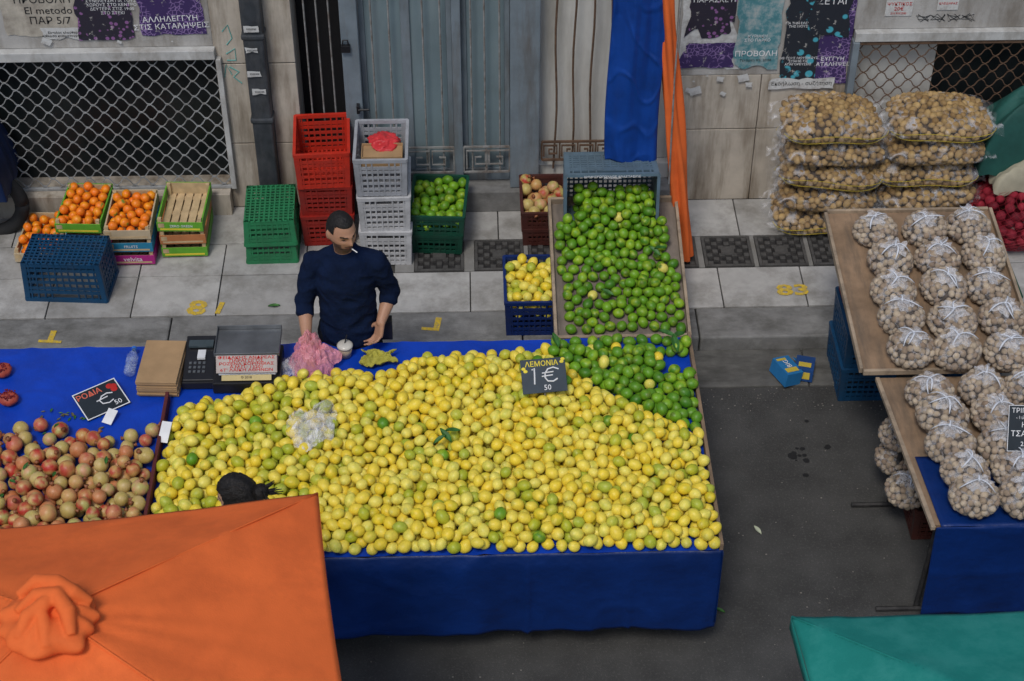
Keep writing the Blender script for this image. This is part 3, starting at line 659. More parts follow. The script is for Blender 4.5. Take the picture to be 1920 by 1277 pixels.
emit('tangerine',orv,300,'tangerine',lambda vi,M:'bright orange tangerine in a wooden crate','tangerine','tangerines in wooden crates','heap of tangerines')
# ---------------------------------------------------------------- leaves
def leaf(x,y,z,s,rz,label='green citrus leaf lying on the fruit',mt=M_leaf,ti=20):
    m=MB(); m.grid(lambda u,v:((v-.5)*2*s*.38*math.sin(math.pi*min(.98,max(.02,u)))**.8,(u-.5)*2*s,.25*s*abs(v-.5)*2-.3*s*(u-.5)**2),8,4)
    thing(m.build('leaf',mt,smooth=True,M=T(x,y,z)@RZ(rz)@RX(ti)),label,'leaf','leaves on the stall')
for a in ((-.18,6.83,.99,.05,40),(-.14,6.86,.995,.045,110),(-.21,6.80,.99,.04,300),(1.14,7.62,.93,.06,10),(1.10,7.68,.95,.055,80),(1.17,7.7,.92,.06,140),(1.15,8.9,.60,.05,50),(1.19,8.93,.60,.05,120),(.45,7.62,.97,.05,20),(.83,8.6,.51,.045,70)): leaf(*a)
M_dry=mat('dry_leaf',(.12,.11,.05),.8)
for i in range(26): leaf(-2.35+R.gauss(0,.14),7.19+R.gauss(0,.05),TZ+.01,R.uniform(.010,.02),R.uniform(0,360),'small dry leaf scrap on the blue tarpaulin',M_dry if i%2 else M_leaf,0)
for i in range(14): leaf(R.uniform(-3,-1.9),R.uniform(6.4,7.0),TZ+.15,R.uniform(.02,.035),R.uniform(0,360),'small green leaf among the pomegranates',M_leaf,15)
leaf(1.62,7.0,.01,.035,30,'pale dead leaf on the asphalt',mat('pale_leaf',(.45,.48,.35),.7),5)
leaf(1.33,6.4,.01,.03,60,'green leaf on the asphalt',M_leaf,5)
leaf(-1.34,8.98,.13,.04,100,'green leaf on the pavement',M_leaf,5)
# ---------------------------------------------------------------- people
def headfn(d):
    x,y,z=d.x*.076,d.y*.096,d.z*.12
    if d.z<0:
        k=-d.z; x*=1-.30*k*k; 
        if d.y>0: y*=1-.35*k
        else: y-=.010*k
    g=lambda a,s:math.exp(-(a/s)**2)
    if d.y<0:
        y-=.028*g(x,.012)*g(z+.018,.018)+.011*g(x,.010)*g(z-.006,.014)
        y-=.009*g(z-.026,.010)*g(abs(x)-.02,.03)
        y+=.012*(g(x-.032,.015)+g(x+.032,.015))*g(z-.006,.012)
        y-=.006*g(x,.022)*g(z+.056,.007)
        y-=.009*g(x,.022)*g(z+.098,.016)
        y-=.004*(g(x-.045,.02)+g(x+.045,.02))*g(z+.015,.015)
    return Vector((x,y,z))
def add_head(mb,M):
    v,f=sph(56,44); mb.add([headfn(Vector(p)) for p in v],f,M=M)
    for s in (-1,1): mb.ell((s*.078,.012,-.006),(.009,.019,.031),10,8,M=M)
def limb(mb,pts,rr,n=14):
    pts=[Vector(p) for p in pts]
    for i in range(len(pts)):
        mb.ell(pts[i],(rr[i],)*3,14,10)
        if i: mb.tube([pts[i-1],pts[i]],[rr[i-1],rr[i]],n)
def hand(mb,w,d,nrm,side,curl=22):
    d=Vector(d).normalized(); nrm=Vector(nrm); nrm=(nrm-d*nrm.dot(d)).normalized(); s=d.cross(nrm).normalized()*side
    w=Vector(w)
    for i,o in enumerate((.028,.010,-.010,-.027)):
        k=w+d*(.088-.006*abs(i-1))+s*o
        limb(mb,[w+s*o*.6,k],[.017,.0125],8)
        ln=(.040,.045,.042,.033)[i]; dd=d+s*o*2.5; dd.normalize(); p=k; rr=.0088
        for j in range(3):
            a=rad(curl*(1+.5*j)); dd=(dd*math.cos(a)+nrm*math.sin(a)).normalized()
            q=p+dd*ln*(1,.68,.55)[j]; limb(mb,[p,q],[rr,rr*.92],8); p=q; rr*=.92
    t0=w+d*.018+s*.026; t1=t0+(d*.55+s*.75+nrm*.25).normalized()*.04; t2=t1+(d*.8+s*.35+nrm*.35).normalized()*.032; t3=t2+(d*.9+s*.1+nrm*.4).normalized()*.024
    limb(mb,[t0,t1,t2,t3],[.014,.0115,.010,.0085],8)
def remesh(mb,name,mt,vox,parent=None,colfn=None,sm=3,disp=None):
    o=mb.build('tmp',mt); q=o.modifiers.new('r','REMESH'); q.mode='VOXEL'; q.voxel_size=vox
    q=o.modifiers.new('s','SMOOTH'); q.iterations=sm; q.factor=.5
    dg=bpy.context.evaluated_depsgraph_get(); me=bpy.data.meshes.new_from_object(o.evaluated_get(dg)); bpy.data.objects.remove(o)
    me.name=name; me.materials.clear(); me.materials.append(mt)
    for a in list(me.color_attributes): me.color_attributes.remove(a)
    n=len(me.vertices); co=np.zeros(n*3,dtype=np.float32); me.vertices.foreach_get('co',co); co=co.reshape(-1,3)
    if disp:
        no=np.zeros(n*3,dtype=np.float32); me.vertices.foreach_get('normal',no); no=no.reshape(-1,3)
        for i in range(n): co[i]+=no[i]*disp(co[i])
        me.vertices.foreach_set('co',co.ravel())
    ca=me.color_attributes.new('Col','FLOAT_COLOR','POINT'); a=np.ones((n,4),dtype=np.float32)
    if colfn:
        for i in range(n): a[i,:3]=colfn(Vector(co[i]))
    ca.data.foreach_set('color',a.ravel())
    me.polygons.foreach_set('use_smooth',[True]*len(me.polygons)); me.update()
    o=bpy.data.objects.new(name,me); COL.objects.link(o)
    if parent is not None: par(o,parent)
    return o
M_skin=mat('skin',(1,1,1),.5,30,.06,.1,150,attr=True,sss=.05)
M_navy=mat('navy_knit',(.0035,.010,.034),.92,6,.3,.6,40,bdist=.012,spec=.15)
M_jeans=mat('dark_trousers',(.010,.012,.018),.9,8,.3,.4,60,spec=.2)
M_hair=mat('dark_hair',(.010,.008,.007),.55,60,.5,.9,160,bdist=.006)
M_shirt=mat('pale_shirt',(.55,.57,.60),.85,8,.1,.4,30)
def hair_mesh(M,cond,off,name,parent,mt,rough=.004,strand=0):
    v,f=sph(56,44); P=[headfn(Vector(p)) for p in v]
    keep=[cond(p) for p in P]
    outer=[p*(1+off/ .09)+p.normalized()*(rough*noise.noise(p*90)+strand*math.sin(math.atan2(p.x,p.z+.02)*22+6*noise.noise(p*20))) for p in P]; inner=[p*.97 for p in P]
    fs=[fa for fa in f if all(keep[i] for i in fa)]
    n=len(P); fo=[tuple(fa) for fa in fs]; fi=[tuple(reversed([i+n for i in fa])) for fa in fs]
    edges={}
    for fa in fs:
        for i in range(len(fa)):
            e=(fa[i],fa[(i+1)%len(fa)]); 
            if (e[1],e[0]) in edges: del edges[(e[1],e[0])]
            else: edges[e]=1
    side=[(b,a,a+n,b+n) for a,b in edges]
    m=MB(); m.add(outer+inner,fo+fi+side,M=M)
    return m.build(name,mt,parent,smooth=True)
def person(root,label,hd,hM,arms,cl,skin,beard,legs,legcol_mat,sleeve,wd=1.):
    Rt=empty('person',(root[0],root[1],0)); thing(Rt,label,'person')
    TT=T(root[0],root[1],0)
    def att(o): o.matrix_basis=TT; o.parent=Rt; o.matrix_parent_inverse=wm(Rt).inverted()
    b=MB()
    b.loft([(0,.0,.86,.12,.09),(0,0,.95,.135,.095),(0,0,1.08,.12,.085),(0,.0,1.22,.13,.085),(0,.0,1.34,.13,.08),(0,.0,1.40,.09,.06),(0,.0,1.45,.06,.055)])
    limb(b,[(0,.0,1.43),hd+Vector((0,.015,-.06))],[.052,.056])
    add_head(b,hM)
    for s,(sh,el,wr,hdr,nrm,curl) in arms.items():
        limb(b,[(0,0,1.36),sh],[.05,.05]); limb(b,[sh,(Vector(sh)+Vector(el))/2,el],[.050,.048,.040])
        e=Vector(el); w=Vector(wr); limb(b,[el,e+(w-e)*.3,wr],[.042,.045,.028]); hand(b,wr,hdr,nrm,s,curl)
    for s,(hip,kn,an,toe) in legs.items(): limb(b,[hip,kn,an],[.085,.055,.04]); limb(b,[an,toe],[.045,.035])
    hi=hM.inverted()
    def cf(p):
        q=hi@p; c=skin
        if q.length<.16:
            if q.y<.01:
                if beard and (q.z<-.03 and (abs(q.x)>.045-.2*max(0,-q.z-.03) or q.z<-.068 or (-.052<q.z<-.042 and abs(q.x)<.028))) and not(abs(q.x)<.02 and -.062<q.z<-.052): c=mix(skin,(.04,.03,.024),.78)
            if q.y<0:
                if abs(q.x)<.021 and -.063<q.z<-.052: c=(.26,.09,.08)
                if .023<q.z<.033 and .012<abs(q.x)<.052: c=(.025,.018,.014)
                e=math.hypot(abs(q.x)-.032,(q.z-.005)*1.8)
                if e<.014: c=(.03,.022,.018) if e<.008 else mix(skin,(.05,.03,.03),.5)
        return c
    att(remesh(b,'body',M_skin,.0055,None,cf,2))
    c=MB()
    c.loft([(0,-.0,.84,.168*wd,.13),(0,0,.92,.178*wd,.135),(0,0,1.02,.170*wd,.13),(0,-.01,1.15,.170*wd,.13),(0,-.015,1.28,.178*wd,.132),(0,-.01,1.36,.17*wd,.122),(0,-.005,1.42,.14*wd,.10),(0,-.002,1.465,.09,.082),(0,0,1.487,.080,.075)],28)
    for s,(sh,el,wr,hdr,nrm,curl) in arms.items():
        e=Vector(el); w=Vector(wr); k=e+(w-e)*sleeve
        limb(c,[(sh[0]*.4,0,1.43),(sh[0]*.95,sh[1],sh[2]+.005)],[.055,.066]); limb(c,[sh,(Vector(sh)+e)/2,e],[.068,.064,.058]); limb(c,[e,k],[.058,.053])
        limb(c,[k-(w-e)*.06,k+(w-e)*.02],[.056,.056])
    def dsp(p): return .010*noise.noise(Vector((p[0]*8,p[1]*8,p[2]*17)))+.008*(.5-abs(noise.noise(Vector((p[0]*12+p[2]*8,p[1]*12,p[2]*14)))*2))
    att(remesh(c,cl[0],cl[1],.0075,None,None,3,dsp))
    t=MB(); t.loft([(0,0,.80,.155,.12),(0,0,.88,.158,.122),(0,0,.96,.15,.115)],24)
    for s,(hip,kn,an,toe) in legs.items(): limb(t,[hip,kn,Vector(an)+Vector((0,0,.03))],[.098,.075,.062])
    att(remesh(t,'trousers',legcol_mat,.009,None,None,3,dsp))
    for s,(hip,kn,an,toe) in legs.items():
        q=MB(); a=Vector(an); q.ell((a.x,(an[1]+toe[1])/2,.045),(.048,.14,.045),16,10); q.ell((a.x,an[1]+.01,.07),(.045,.06,.06),14,10)
        att(remesh(q,'shoe',M_black,.008))
    return Rt,TT
legsM={-1:((-.09,.02,.88),(-.11,.03,.48),(-.12,.08,.09),(-.14,-.06,.05)),1:((.09,.02,.88),(.11,.03,.48),(.12,.08,.09),(.15,-.06,.05))}
hd=Vector((.0,-.06,1.65)); hM=T(*hd)@RZ(34)@RX(9)
armsM={-1:((-.18,0,1.37),(-.245,-.03,1.12),(-.235,-.19,.975),(-.03,-.35,-.75),(.3,-.5,.3),28),
        1:((.18,0,1.37),(.250,.05,1.12),(.19,-.10,1.01),(-.18,-.28,-.85),(-.6,-.4,.1),34)}
MP,TT=person((-.745,7.86),'bearded man in a navy sweater standing behind the stall',hd,hM,armsM,('sweater',M_navy),(.42,.225,.14),True,legsM,M_jeans,.24,.97)
hc=lambda p:(p.z>.074 and p.y<-.03) or (p.y>=-.035 and p.y<.01 and p.z>.02) or (p.y>=.01 and p.z>-.045) 
hair_mesh(TT@hM,hc,.0035,'hair',MP,M_hair,.003)
m=MB(); m.box(-.05,.05,-.03,.03,-.07,.07); m.tube([(-.03,0,.07),(-.09,0,.12),(-.16,.02,.13)],.008)
m.build('waist_pouch',M_black,MP,bevel=.012,M=TT@T(.20,-.02,.90))
m=MB(); m.tube([(0,0,0),(.018,-.028,-.014)],.0032,8); 
thing(m.build('cigarette',M_text_w,M=TT@hM@T(.008,-.103,-.06)),'white cigarette held between the lips','cigarette')
legsW={-1:((-.08,0,.85),(-.09,-.01,.46),(-.09,.03,.08),(-.09,-.12,.04)),1:((.08,0,.85),(.09,-.01,.46),(.09,.03,.08),(.09,-.12,.04))}
hdw=Vector((0,-.03,1.60)); 
armsW={-1:((-.155,0,1.36),(-.21,.0,1.10),(-.15,-.17,1.0),(.1,-.8,-.1),(0,0,-1),20),1:((.155,0,1.36),(.21,.0,1.10),(.17,-.18,1.0),(-.1,-.8,-.1),(0,0,-1),20)}
hwM=T(*hdw)@RZ(40)@RX(12)
WP,TW=person((0,0),'dark haired woman in a pale shirt facing the stall',hdw,hwM,armsW,('shirt',M_shirt),(.45,.27,.18),False,legsW,M_jeans,.8,.9)
hcw=lambda p:(p.z>.06) or (p.y>-.045 and p.z>.0) or (p.y>-.01 and p.z>-.1)
hair_mesh(hwM,hcw,.012,'hair',WP,M_hair,.006,.0025)
m=MB(); m.ell((0,0,0),(.042,.038,.040),24,16,fn=lambda p:p*(1+.2*noise.noise(p*4)))
for k in range(14): m.tube([(0,0,0),(.03*math.cos(k*2.1),.035,.03*math.sin(k*1.7)),(.065*math.cos(k*2.1),.06+.012*(k%4),.045*math.sin(k*1.7))],[.01,.006,.002],5)
m.build('hair_bun',M_hair,WP,smooth=True,M=hwM@T(.0,.125,.035))
m=MB(); v,f=sph(50,34); m.add([(p[0]*.10*(.7+.25*rid(Vector(p),1.3,4))+.0,p[1]*.13*(.7+.25*rid(Vector(p),1.3,4)),p[2]*.06) for p in v],f); m.build('shawl',M_shirt,WP,smooth=True,M=T(-.07,.16,1.50))
WP.matrix_basis=T(-1.13,5.85,-.065)@RZ(215)
# ---------------------------------------------------------------- table objects
def on(name,mb,mts,label,cat,**k): return thing(mb.build(name,mts,**k),label,cat)
m=MB()
for i in range(9): 
    a=R.uniform(-.006,.006); m.box(-.115+a,.115+a,-.18+a,.18+a,i*.0125,i*.0125+.0105)
on('cardboard_stack',m,M_card,'stack of flattened brown cardboard trays on the stall','cardboard',bevel=.002,M=T(-1.80,7.53,TZ+.012)@RZ(-3))
E=empty('cash_register',(-1.58,7.58,TZ)); thing(E,'black cash register with keypad on the stall','cash register')
MR=T(-1.585,7.58,TZ+.010)
m=MB(); m.box(-.095,.095,-.17,.17,0,.05); m.add([(-.09,-.16,.05),(.09,-.16,.05),(.09,.16,.05),(-.09,.16,.05),(-.09,-.16,.06),(.09,-.16,.06),(.09,.16,.12),(-.09,.16,.12)],[(4,5,6,7),(0,1,5,4),(1,2,6,5),(2,3,7,6),(3,0,4,7)])
m.v=[tuple(MR@Vector(p)) for p in m.v]; m.build('casing',M_black,E,bevel=.006)
m=MB()
for i in range(4):
    for j in range(3): 
        z=.06+.06*((-.10+j*.032)+.16)/.32
        m.box(-.06+i*.026,-.044+i*.026,-.11+j*.03,-.092+j*.03,z-.002,z+.006,M=MR)
m.build('keypad',mat('grey_keys',(.10,.11,.12),.5),E,bevel=.002)
m=MB(); m.box(-.07,.07,.06,.115,.112,.124,M=MR); m.build('display',mat('lcd',(.05,.07,.08),.15),E)
m=MB(); m.box(-.015,.03,-.02,.05,.092,.106,M=MR); m.build('receipt',M_text_w,E)
E=empty('weighing_scale',(-1.31,7.55,TZ)); thing(E,'low dark weighing scale with a red and white trader sign','scale')
m=MB(); m.box(-1.50,-1.12,7.37,7.70,TZ+.010,TZ+.085); m.box(-1.47,-1.15,7.44,7.68,TZ+.085,TZ+.10); m.build('base',M_black,E,bevel=.008)
m=MB(); m.add([(-1.47,7.43,TZ+.09),(-1.14,7.43,TZ+.09),(-1.14,7.68,TZ+.09),(-1.47,7.68,TZ+.09),(-1.47,7.50,TZ+.17),(-1.14,7.50,TZ+.17),(-1.14,7.68,TZ+.17),(-1.47,7.68,TZ+.17)],[(0,3,2,1),(4,5,6,7),(0,1,5,4),(1,2,6,5),(2,3,7,6),(3,0,4,7)]); m.build('body',M_steel,E,bevel=.006)
PT=TZ+.18
m=MB(); m.box(-1.49,-1.12,7.49,7.72,PT,PT+.012); m.box(-1.49,-1.12,7.49,7.496,PT+.012,PT+.025); m.box(-1.49,-1.12,7.714,7.72,PT+.012,PT+.04); m.box(-1.49,-1.484,7.496,7.714,PT+.012,PT+.03); m.box(-1.126,-1.12,7.496,7.714,PT+.012,PT+.03)
m.build('weighing_pan',mat('dull_steel',(.20,.21,.22),.35,5,.3,.1,metal=.7),E,bevel=.003)
SM=T(-1.305,7.455,TZ+.155)@RX(50)
m=MB(); m.box(-.172,.172,-.050,.050,0,.005,M=SM); sg=m.build('trader_sign',mat('sign_pinkish',(.42,.36,.33),.5),E,bevel=.002)
text("ΦΕΙΔΑΚΗΣ ΑΝΔΡΕΑΣ\nΠΑΡΑΓΩΓΟΣ\nΡΟΖΕΝΑ ΚΟΡΙΝΘΙΑΣ\nΑ.Μ.Π.: 13201\n6Τ' ΛΑΪΚΗ ΑΘΗΝΩΝ",.022,SM@T(0,.002,.006),M_text_r,sg,sx=1.45,space=.8,bold=.012)
m=MB(); m.box(-.14,.14,-.016,.016,0,.004,M=T(-1.305,7.395,TZ+.105)@RX(40)); m.build('price_display',mat('yellowed_label',(.40,.30,.08),.4),E)
text('© 2018',.02,T(-1.305,7.395,TZ+.107)@RX(40)@T(0,0,.004),M_text_k,E)
def bagsheet(cx,cy,w,d,z0,h,seed,fr=2.,rot=0,amp=.040):
    M_=T(cx,cy,0)@RZ(rot)
    def f(u,v):
        a=(u-.5)*2;b=(v-.5)*2; ang=math.atan2(b,a); mm=max(abs(a),abs(b)); rr_1=mm*(1+.30*noise.noise(Vector((math.cos(ang)*1.6,math.sin(ang)*1.6,seed))))
        ct,sn=math.cos(ang),math.sin(ang)
        p=Vector((a,b,seed))
        z=z0+h*math.exp(-1.8*mm**3)+ amp*(rid(p,fr*.6,seed)-.75)*(1.1-mm*.6)+.014*noise.noise(p*5)
        q=M_@Vector((ct*rr_1*w,sn*rr_1*d,0)); return (q.x,q.y,max(z,z0-.01))
    return f
m=MB(); m.grid(bagsheet(-.94,7.58,.145,.13,TZ+.03,.11,2,2.4,0,.06),100,80); m.grid(bagsheet(-.965,7.64,.10,.085,TZ+.06,.14,6,2.6,40,.06),80,70)
on('plastic_bag',m,M_filmpink,'crumpled pink plastic bag in the man\'s hand','bag',smooth=True)
m=MB(); m.grid(bagsheet(-1.07,7.55,.07,.09,TZ+.02,.05,9,2.),40,40); on('plastic_bag',m,M_filmw,'loose white carrier bag edge beside the pink bag','bag',smooth=True)
m=MB(); m.grid(bagsheet(-.92,6.90,.12,.16,TZ+.145,.06,9,2.0,20),90,90); m.grid(bagsheet(-.89,6.95,.09,.17,TZ+.15,.07,15,2.3,-25),80,80)
on('plastic_bag',m,M_filmw,'crumpled translucent white plastic bag on the lemons','bag',smooth=True)
m=MB(); m.grid(lambda u,v:(-.57+(u-.5)*.18*(1+.25*math.sin(v*7)),7.62+(v-.5)*.12*(1+.25*math.sin(u*6)),TZ+.045+.02*noise.noise(Vector((u*5,v*5,1)))+.02*rid(Vector((u,v,0)),2.5,4)-.02),40,30)
on('cloth',m,mat('mustard_cloth',(.36,.33,.05),.8,8,.2,.5),'crumpled mustard yellow cloth on the stall','cloth',smooth=True,solid=.004)
E=empty('drink_cup',(-.765,7.68,TZ)); thing(E,'pale plastic cup of frothy coffee with a dome lid','cup')
m=MB(); m.loft([(-.765,7.68,TZ+.010,.033,.033),(-.765,7.68,TZ+.08,.043,.043)],24); m.build('coffee',mat('coffee',(.45,.36,.27),.3),E,smooth=True)
m=MB(); m.loft([(-.765,7.68,TZ+.081,.047,.047),(-.765,7.68,TZ+.09,.047,.047),(-.765,7.68,TZ+.10,.038,.038),(-.765,7.68,TZ+.104,.018,.018)],24); m.build('lid',mat('froth_lid',(.6,.57,.5),.2),E,smooth=True)
m=MB(); m.tube([(-.765,7.68,TZ+.10),(-.75,7.70,TZ+.15)],.004); m.build('straw',M_black,E)
E=empty('water_bottle',(-1.99,7.66,TZ)); thing(E,'clear plastic water bottle on the blue tarpaulin','bottle')
BM=T(-1.99,7.52,TZ+.045)@RX(-90)
m=MB(); m.loft([(0,0,z,r_,r_) for z,r_ in ((0,.03),(.01,.034),(.05,.033),(.06,.031),(.10,.034),(.14,.034),(.17,.02),(.19,.013),(.2,.013))],20,M=BM); m.build('bottle_body',film('bottle_plastic',(.6,.7,.8),.15,.5,20),E,smooth=True)
m=MB(); m.loft([(0,0,.2,.015,.015),(0,0,.218,.015,.015)],14,M=BM); m.build('cap',mat('blue_cap',(.03,.15,.5),.4),E)
E=empty('price_sign',(.365,7.26,.9)); thing(E,'black price card with yellow lettering standing in the lemons','price sign')
SM=T(.365,7.22,1.06)@RZ(6)@RX(44)
m=MB(); m.box(-.125,.125,-.095,.095,0,.006,M=SM); m.build('card',mat('blue_grey_slate',(.02,.035,.05),.45,5,.4,.05),E,bevel=.002)
m=MB(); m.tube([SM@Vector((0,-.09,-.003)),(.365,7.16,.86)],.005); m.build('stake',M_greyiron,E)
text('ΛΕΜΟΝΙΑ',.040,SM@T(-.008,.066,.0075),M_text_y,E,bold=.01)
def stroke(pts,M,w=.0045,mt=M_text_w,parent=None):
    m=MB(); m.tube([M@Vector((a,b,.007)) for a,b in pts],w,5); return m.build('lettering',mt,parent)
stroke([(-.065,.035),(-.05,.045),(-.052,0),(-.055,-.045)],SM,.0045,M_text_w,E)
stroke([(.085,.03),(.055,.042),(.025,.035),(.008,.012),(.006,-.012),(.02,-.032),(.05,-.035),(.075,-.022)],SM,.0042,M_text_w,E)
stroke([(-.01,.014),(.055,.018)],SM,.0035,M_text_w,E); stroke([(-.012,-.004),(.05,.0)],SM,.0035,M_text_w,E)
text('50',.042,SM@T(.015,-.068,.0075),M_text_w,E)
m=MB()
for a,b in ((-.11,.045),(-.10,.03),(.112,.084),(.105,.070)): m.ell((a,b,.007),(.012,.009,.002),12,6,M=SM)
m.build('lemon_drawing',M_text_y,E)
E=empty('price_sign',(-2.11,7.33,TZ)); thing(E,'black pomegranate price card lying on the blue tarpaulin','price sign')
SM=T(-2.12,7.31,TZ+.035)@RZ(34)@RX(12)
m=MB(); m.box(-.13,.13,-.1,.1,0,.005,M=SM); m.box(-.125,.125,-.095,.095,.005,.0058,M=SM); m.build('card',M_slate,E)
m=MB()
for a in ((-.13,.13,.094,.1),(-.13,.13,-.1,-.094),(-.13,-.124,-.094,.094),(.124,.13,-.094,.094)): m.box(a[0],a[1],a[2],a[3],.006,.0068,M=SM)
m.build('card_border',M_text_w,E)
text('ΡΟΔΙΑ',.05,SM@T(-.045,.06,.0065),mat('coral_lettering',(.7,.15,.09),.6),E,bold=.01)
stroke([(.075,.01),(.045,.022),(.01,.015),(-.012,-.008),(-.005,-.035),(.03,-.045),(.06,-.035)],SM,.004,M_text_w,E); stroke([(-.03,-.005),(.04,.0)],SM,.0035,M_text_w,E)
text('50',.045,SM@T(.075,-.062,.0065),M_text_w,E)
m=MB()
for a,b in ((.08,.06),(.1,.05),(.095,.03)): m.ell((a,b,.007),(.02,.018,.002),12,6,M=SM)
m.build('fruit_drawing',M_text_r,E)
m=MB(); m.box(-.03,.03,-.045,.045,0,.003); on('paper_tag',m,M_text_w,'small white paper tag beside the price card','paper',M=T(-2.05,7.17,TZ+.035)@RZ(-25)@RX(25))
m=MB(); m.box(-.028,.028,-.06,.06,0,.003); on('paper_tag',m,M_text_w,'white paper slip at the wooden divider','paper',M=T(-1.715,6.98,TZ+.09)@RZ(-12)@RX(30))
for i,(x,y) in enumerate(((-2.64,7.33),(-2.72,7.57))):
    m=MB(); m.ell((0,0,.03),(.055,.05,.035),24,14,mat=0,fn=lambda p:p*(1+.1*noise.noise(p*4)))
    for k in range(60): 
        a=R.uniform(0,6.28); q=R.uniform(0,.045); m.ell((q*math.cos(a),q*math.sin(a),.056+R.uniform(0,.008)),(.006,.005,.005),6,4,mat=1)
    on('split_pomegranate',m,[mat('pomegranate_rind%d'%i,(.4,.07,.04),.5,20,.3),mat('red_seeds%d'%i,(.16,.006,.012),.25)],'split open pomegranate showing dark red seeds','pomegranate',smooth=True,M=T(x,y,TZ+.008)@RZ(i*50))
# ---------------------------------------------------------------- umbrellas
def umbrella(c,hx,hy,rot,zr,za,mt,label,knot=True,vres=90,skew=0.):
    E=empty('market_umbrella',(c[0],c[1],0)); thing(E,label,'umbrella')
    Mx=T(c[0],c[1],0)@RZ(rot)
    def f(u,v):
        a=(u-.5)*2; b=(v-.5)*2; mm=max(abs(a),abs(b)); mn=min(abs(a),abs(b)); t=mn/mm if mm>1e-6 else 1
        z=za-(za-zr)*mm**1.05-.022*(1-t*t)*mm*(1.0)-.008*(1-t**2)*(mm**6)
        an=math.atan2(b,a)
        z+=.008*noise.noise(Vector((a*3,b*3,1)))+.010*math.sin(17*an+2*math.sin(5*an))*math.exp(-mm*3.2)+.006*max(0,1-abs(noise.noise(Vector((a*1.6,b*1.6,4))))*9)
        s=1-.02*(1-t*t)*mm**4
        return Mx@Vector((a*hx*s-skew*b,b*hy*s,z))
    m=MB(); m.grid(f,vres,vres); m.build('canopy',mt,E,smooth=True,solid=.003)
    m=MB()
    for k in range(4):
        def e(u,v,k=k):
            a=u*2-1; s=1-.02*(1-a*a); zz=zr-.030*(1-a*a)-.003
            q={0:(a,-1),1:(1,a),2:(-a,1),3:(-1,-a)}[k]
            return Mx@Vector((q[0]*hx*s*1.001-skew*q[1],q[1]*hy*s*1.001,zz-.07*v+.004*math.sin(a*25)*v))
        m.grid(e,40,2)
    m.build('valance',mt,E,smooth=True,solid=.003)
    m=MB(); m.tube([(c[0],c[1],0),(c[0],c[1],za+.02)],.022,10); m.build('pole',M_steel,E)
    for sx in (-1,1):
        for sy in (-1,1):
            m=MB(); m.tube([Mx@Vector((0,0,za-.02)),Mx@Vector((sx*hx*.97-skew*sy,sy*hy*.97,zr-.015))],.009,6); m.build('rib',M_greyiron,E)
            m=MB(); m.tube([Mx@Vector(((sx*hx-skew*sy)*t,sy*hy*t,za-(za-zr)*t**1.05+.003)) for t in [i/14 for i in range(1,15)]],.006,5,flat=.5); m.build('ridge_seam',mt,E,smooth=True)
    m=MB(); m.box(c[0]-.2,c[0]+.2,c[1]-.2,c[1]+.2,0,.06); m.build('base',M_iron,E,bevel=.01)
    if knot:
        m=MB()
        def kf(p):
            a=math.atan2(p.y,p.x); r_=math.hypot(p.x,p.y)
            k=1+.05*math.sin(a*11+2*math.sin(a*2))*r_+.20*noise.noise(Vector((p.x,p.y,0))*1.7)
            return Vector((p.x*k,p.y*k,p.z*(1+.25*noise.noise(p*2.5+Vector((4,0,0))))+.30*math.sin(a*9+1.3*math.sin(a*3))*r_*(1-r_*.5)*max(0,p.z)*1.2))
        m.ell((0,-.02,.0),(.19,.17,.07),110,50,fn=kf)
        for pts,rr2 in (([(-.13,.06,.05),(-.06,.10,.085),(.02,.08,.095),(.09,.04,.08),(.15,.03,.04)],[.02,.032,.036,.032,.018]),
                        ([(-.12,-.02,.05),(-.05,.03,.085),(.03,.02,.10),(.08,-.05,.085),(.10,-.13,.04)],[.018,.03,.034,.034,.02]),
                        ([(-.10,-.13,.03),(-.07,-.06,.07),(-.01,-.02,.095),(.05,.05,.09)],[.02,.032,.03,.022]),
                        ([(.01,-.17,.02),(.0,-.10,.06),(-.02,-.04,.085)],[.022,.03,.022])):
            m.tube(pts,rr2,12)
        rm=remesh(m,'gathered_cap',mt,.006,None,None,7); rm.matrix_basis=T(c[0],c[1],za-.015); rm.parent=E; rm.matrix_parent_inverse=wm(E).inverted()
    return E
umbrella((-1.625,4.385),1.07,.86,5.5,2.1,2.46,M_orange,'square orange market umbrella with a knotted top',skew=.06)
umbrella((2.30,3.65),1.0,1.0,3,2.1,2.42,M_teal,'square teal green market umbrella')
E=empty('furled_umbrella',(1.40,9.42,.12)); thing(E,'tall furled orange market umbrella standing on the pavement','umbrella')
ox=lambda z:1.425-.2*(z-.12)/1.64
def furl(u,v):
    a=u*2*math.pi; z=.14+2.3*v; x=ox(z)
    rr2=(.055+.010*math.sin(a*5+v*4)+.010*math.sin(a*3-v*9))
    return (x+rr2*math.cos(a),9.42+rr2*math.sin(a),z)
m=MB(); m.grid(furl,60,90); m.build('canvas',M_orange,E,smooth=True)
m=MB(); m.tube([(ox(.12),9.42,.12),(ox(2.6),9.42,2.6)],.02,8); m.build('pole',M_greyiron,E)
m=MB(); m.tube([(1.27,9.36,2.5),(1.262,9.355,1.6),(1.275,9.36,.8)],.006,6); m.build('rope',M_greyiron,E)
def tarp(u,v):
    x=.855+.335*u; z=.96+1.5*(1-v)
    y=9.41-.035*math.sin(math.pi*u)+.014*math.sin(u*11+v*1.2)+.010*noise.noise(Vector((u*9,v*3,2)))-.008*max(0,1-abs(noise.noise(Vector((u*2,v*5,3))))*8)
    return (x+.010*math.sin(v*6),y,z+.015*math.sin(u*7)*v)
E=empty('hanging_tarp',(1.02,9.44,2.4)); thing(E,'blue tarpaulin sheet hanging beside the orange canvas','tarpaulin')
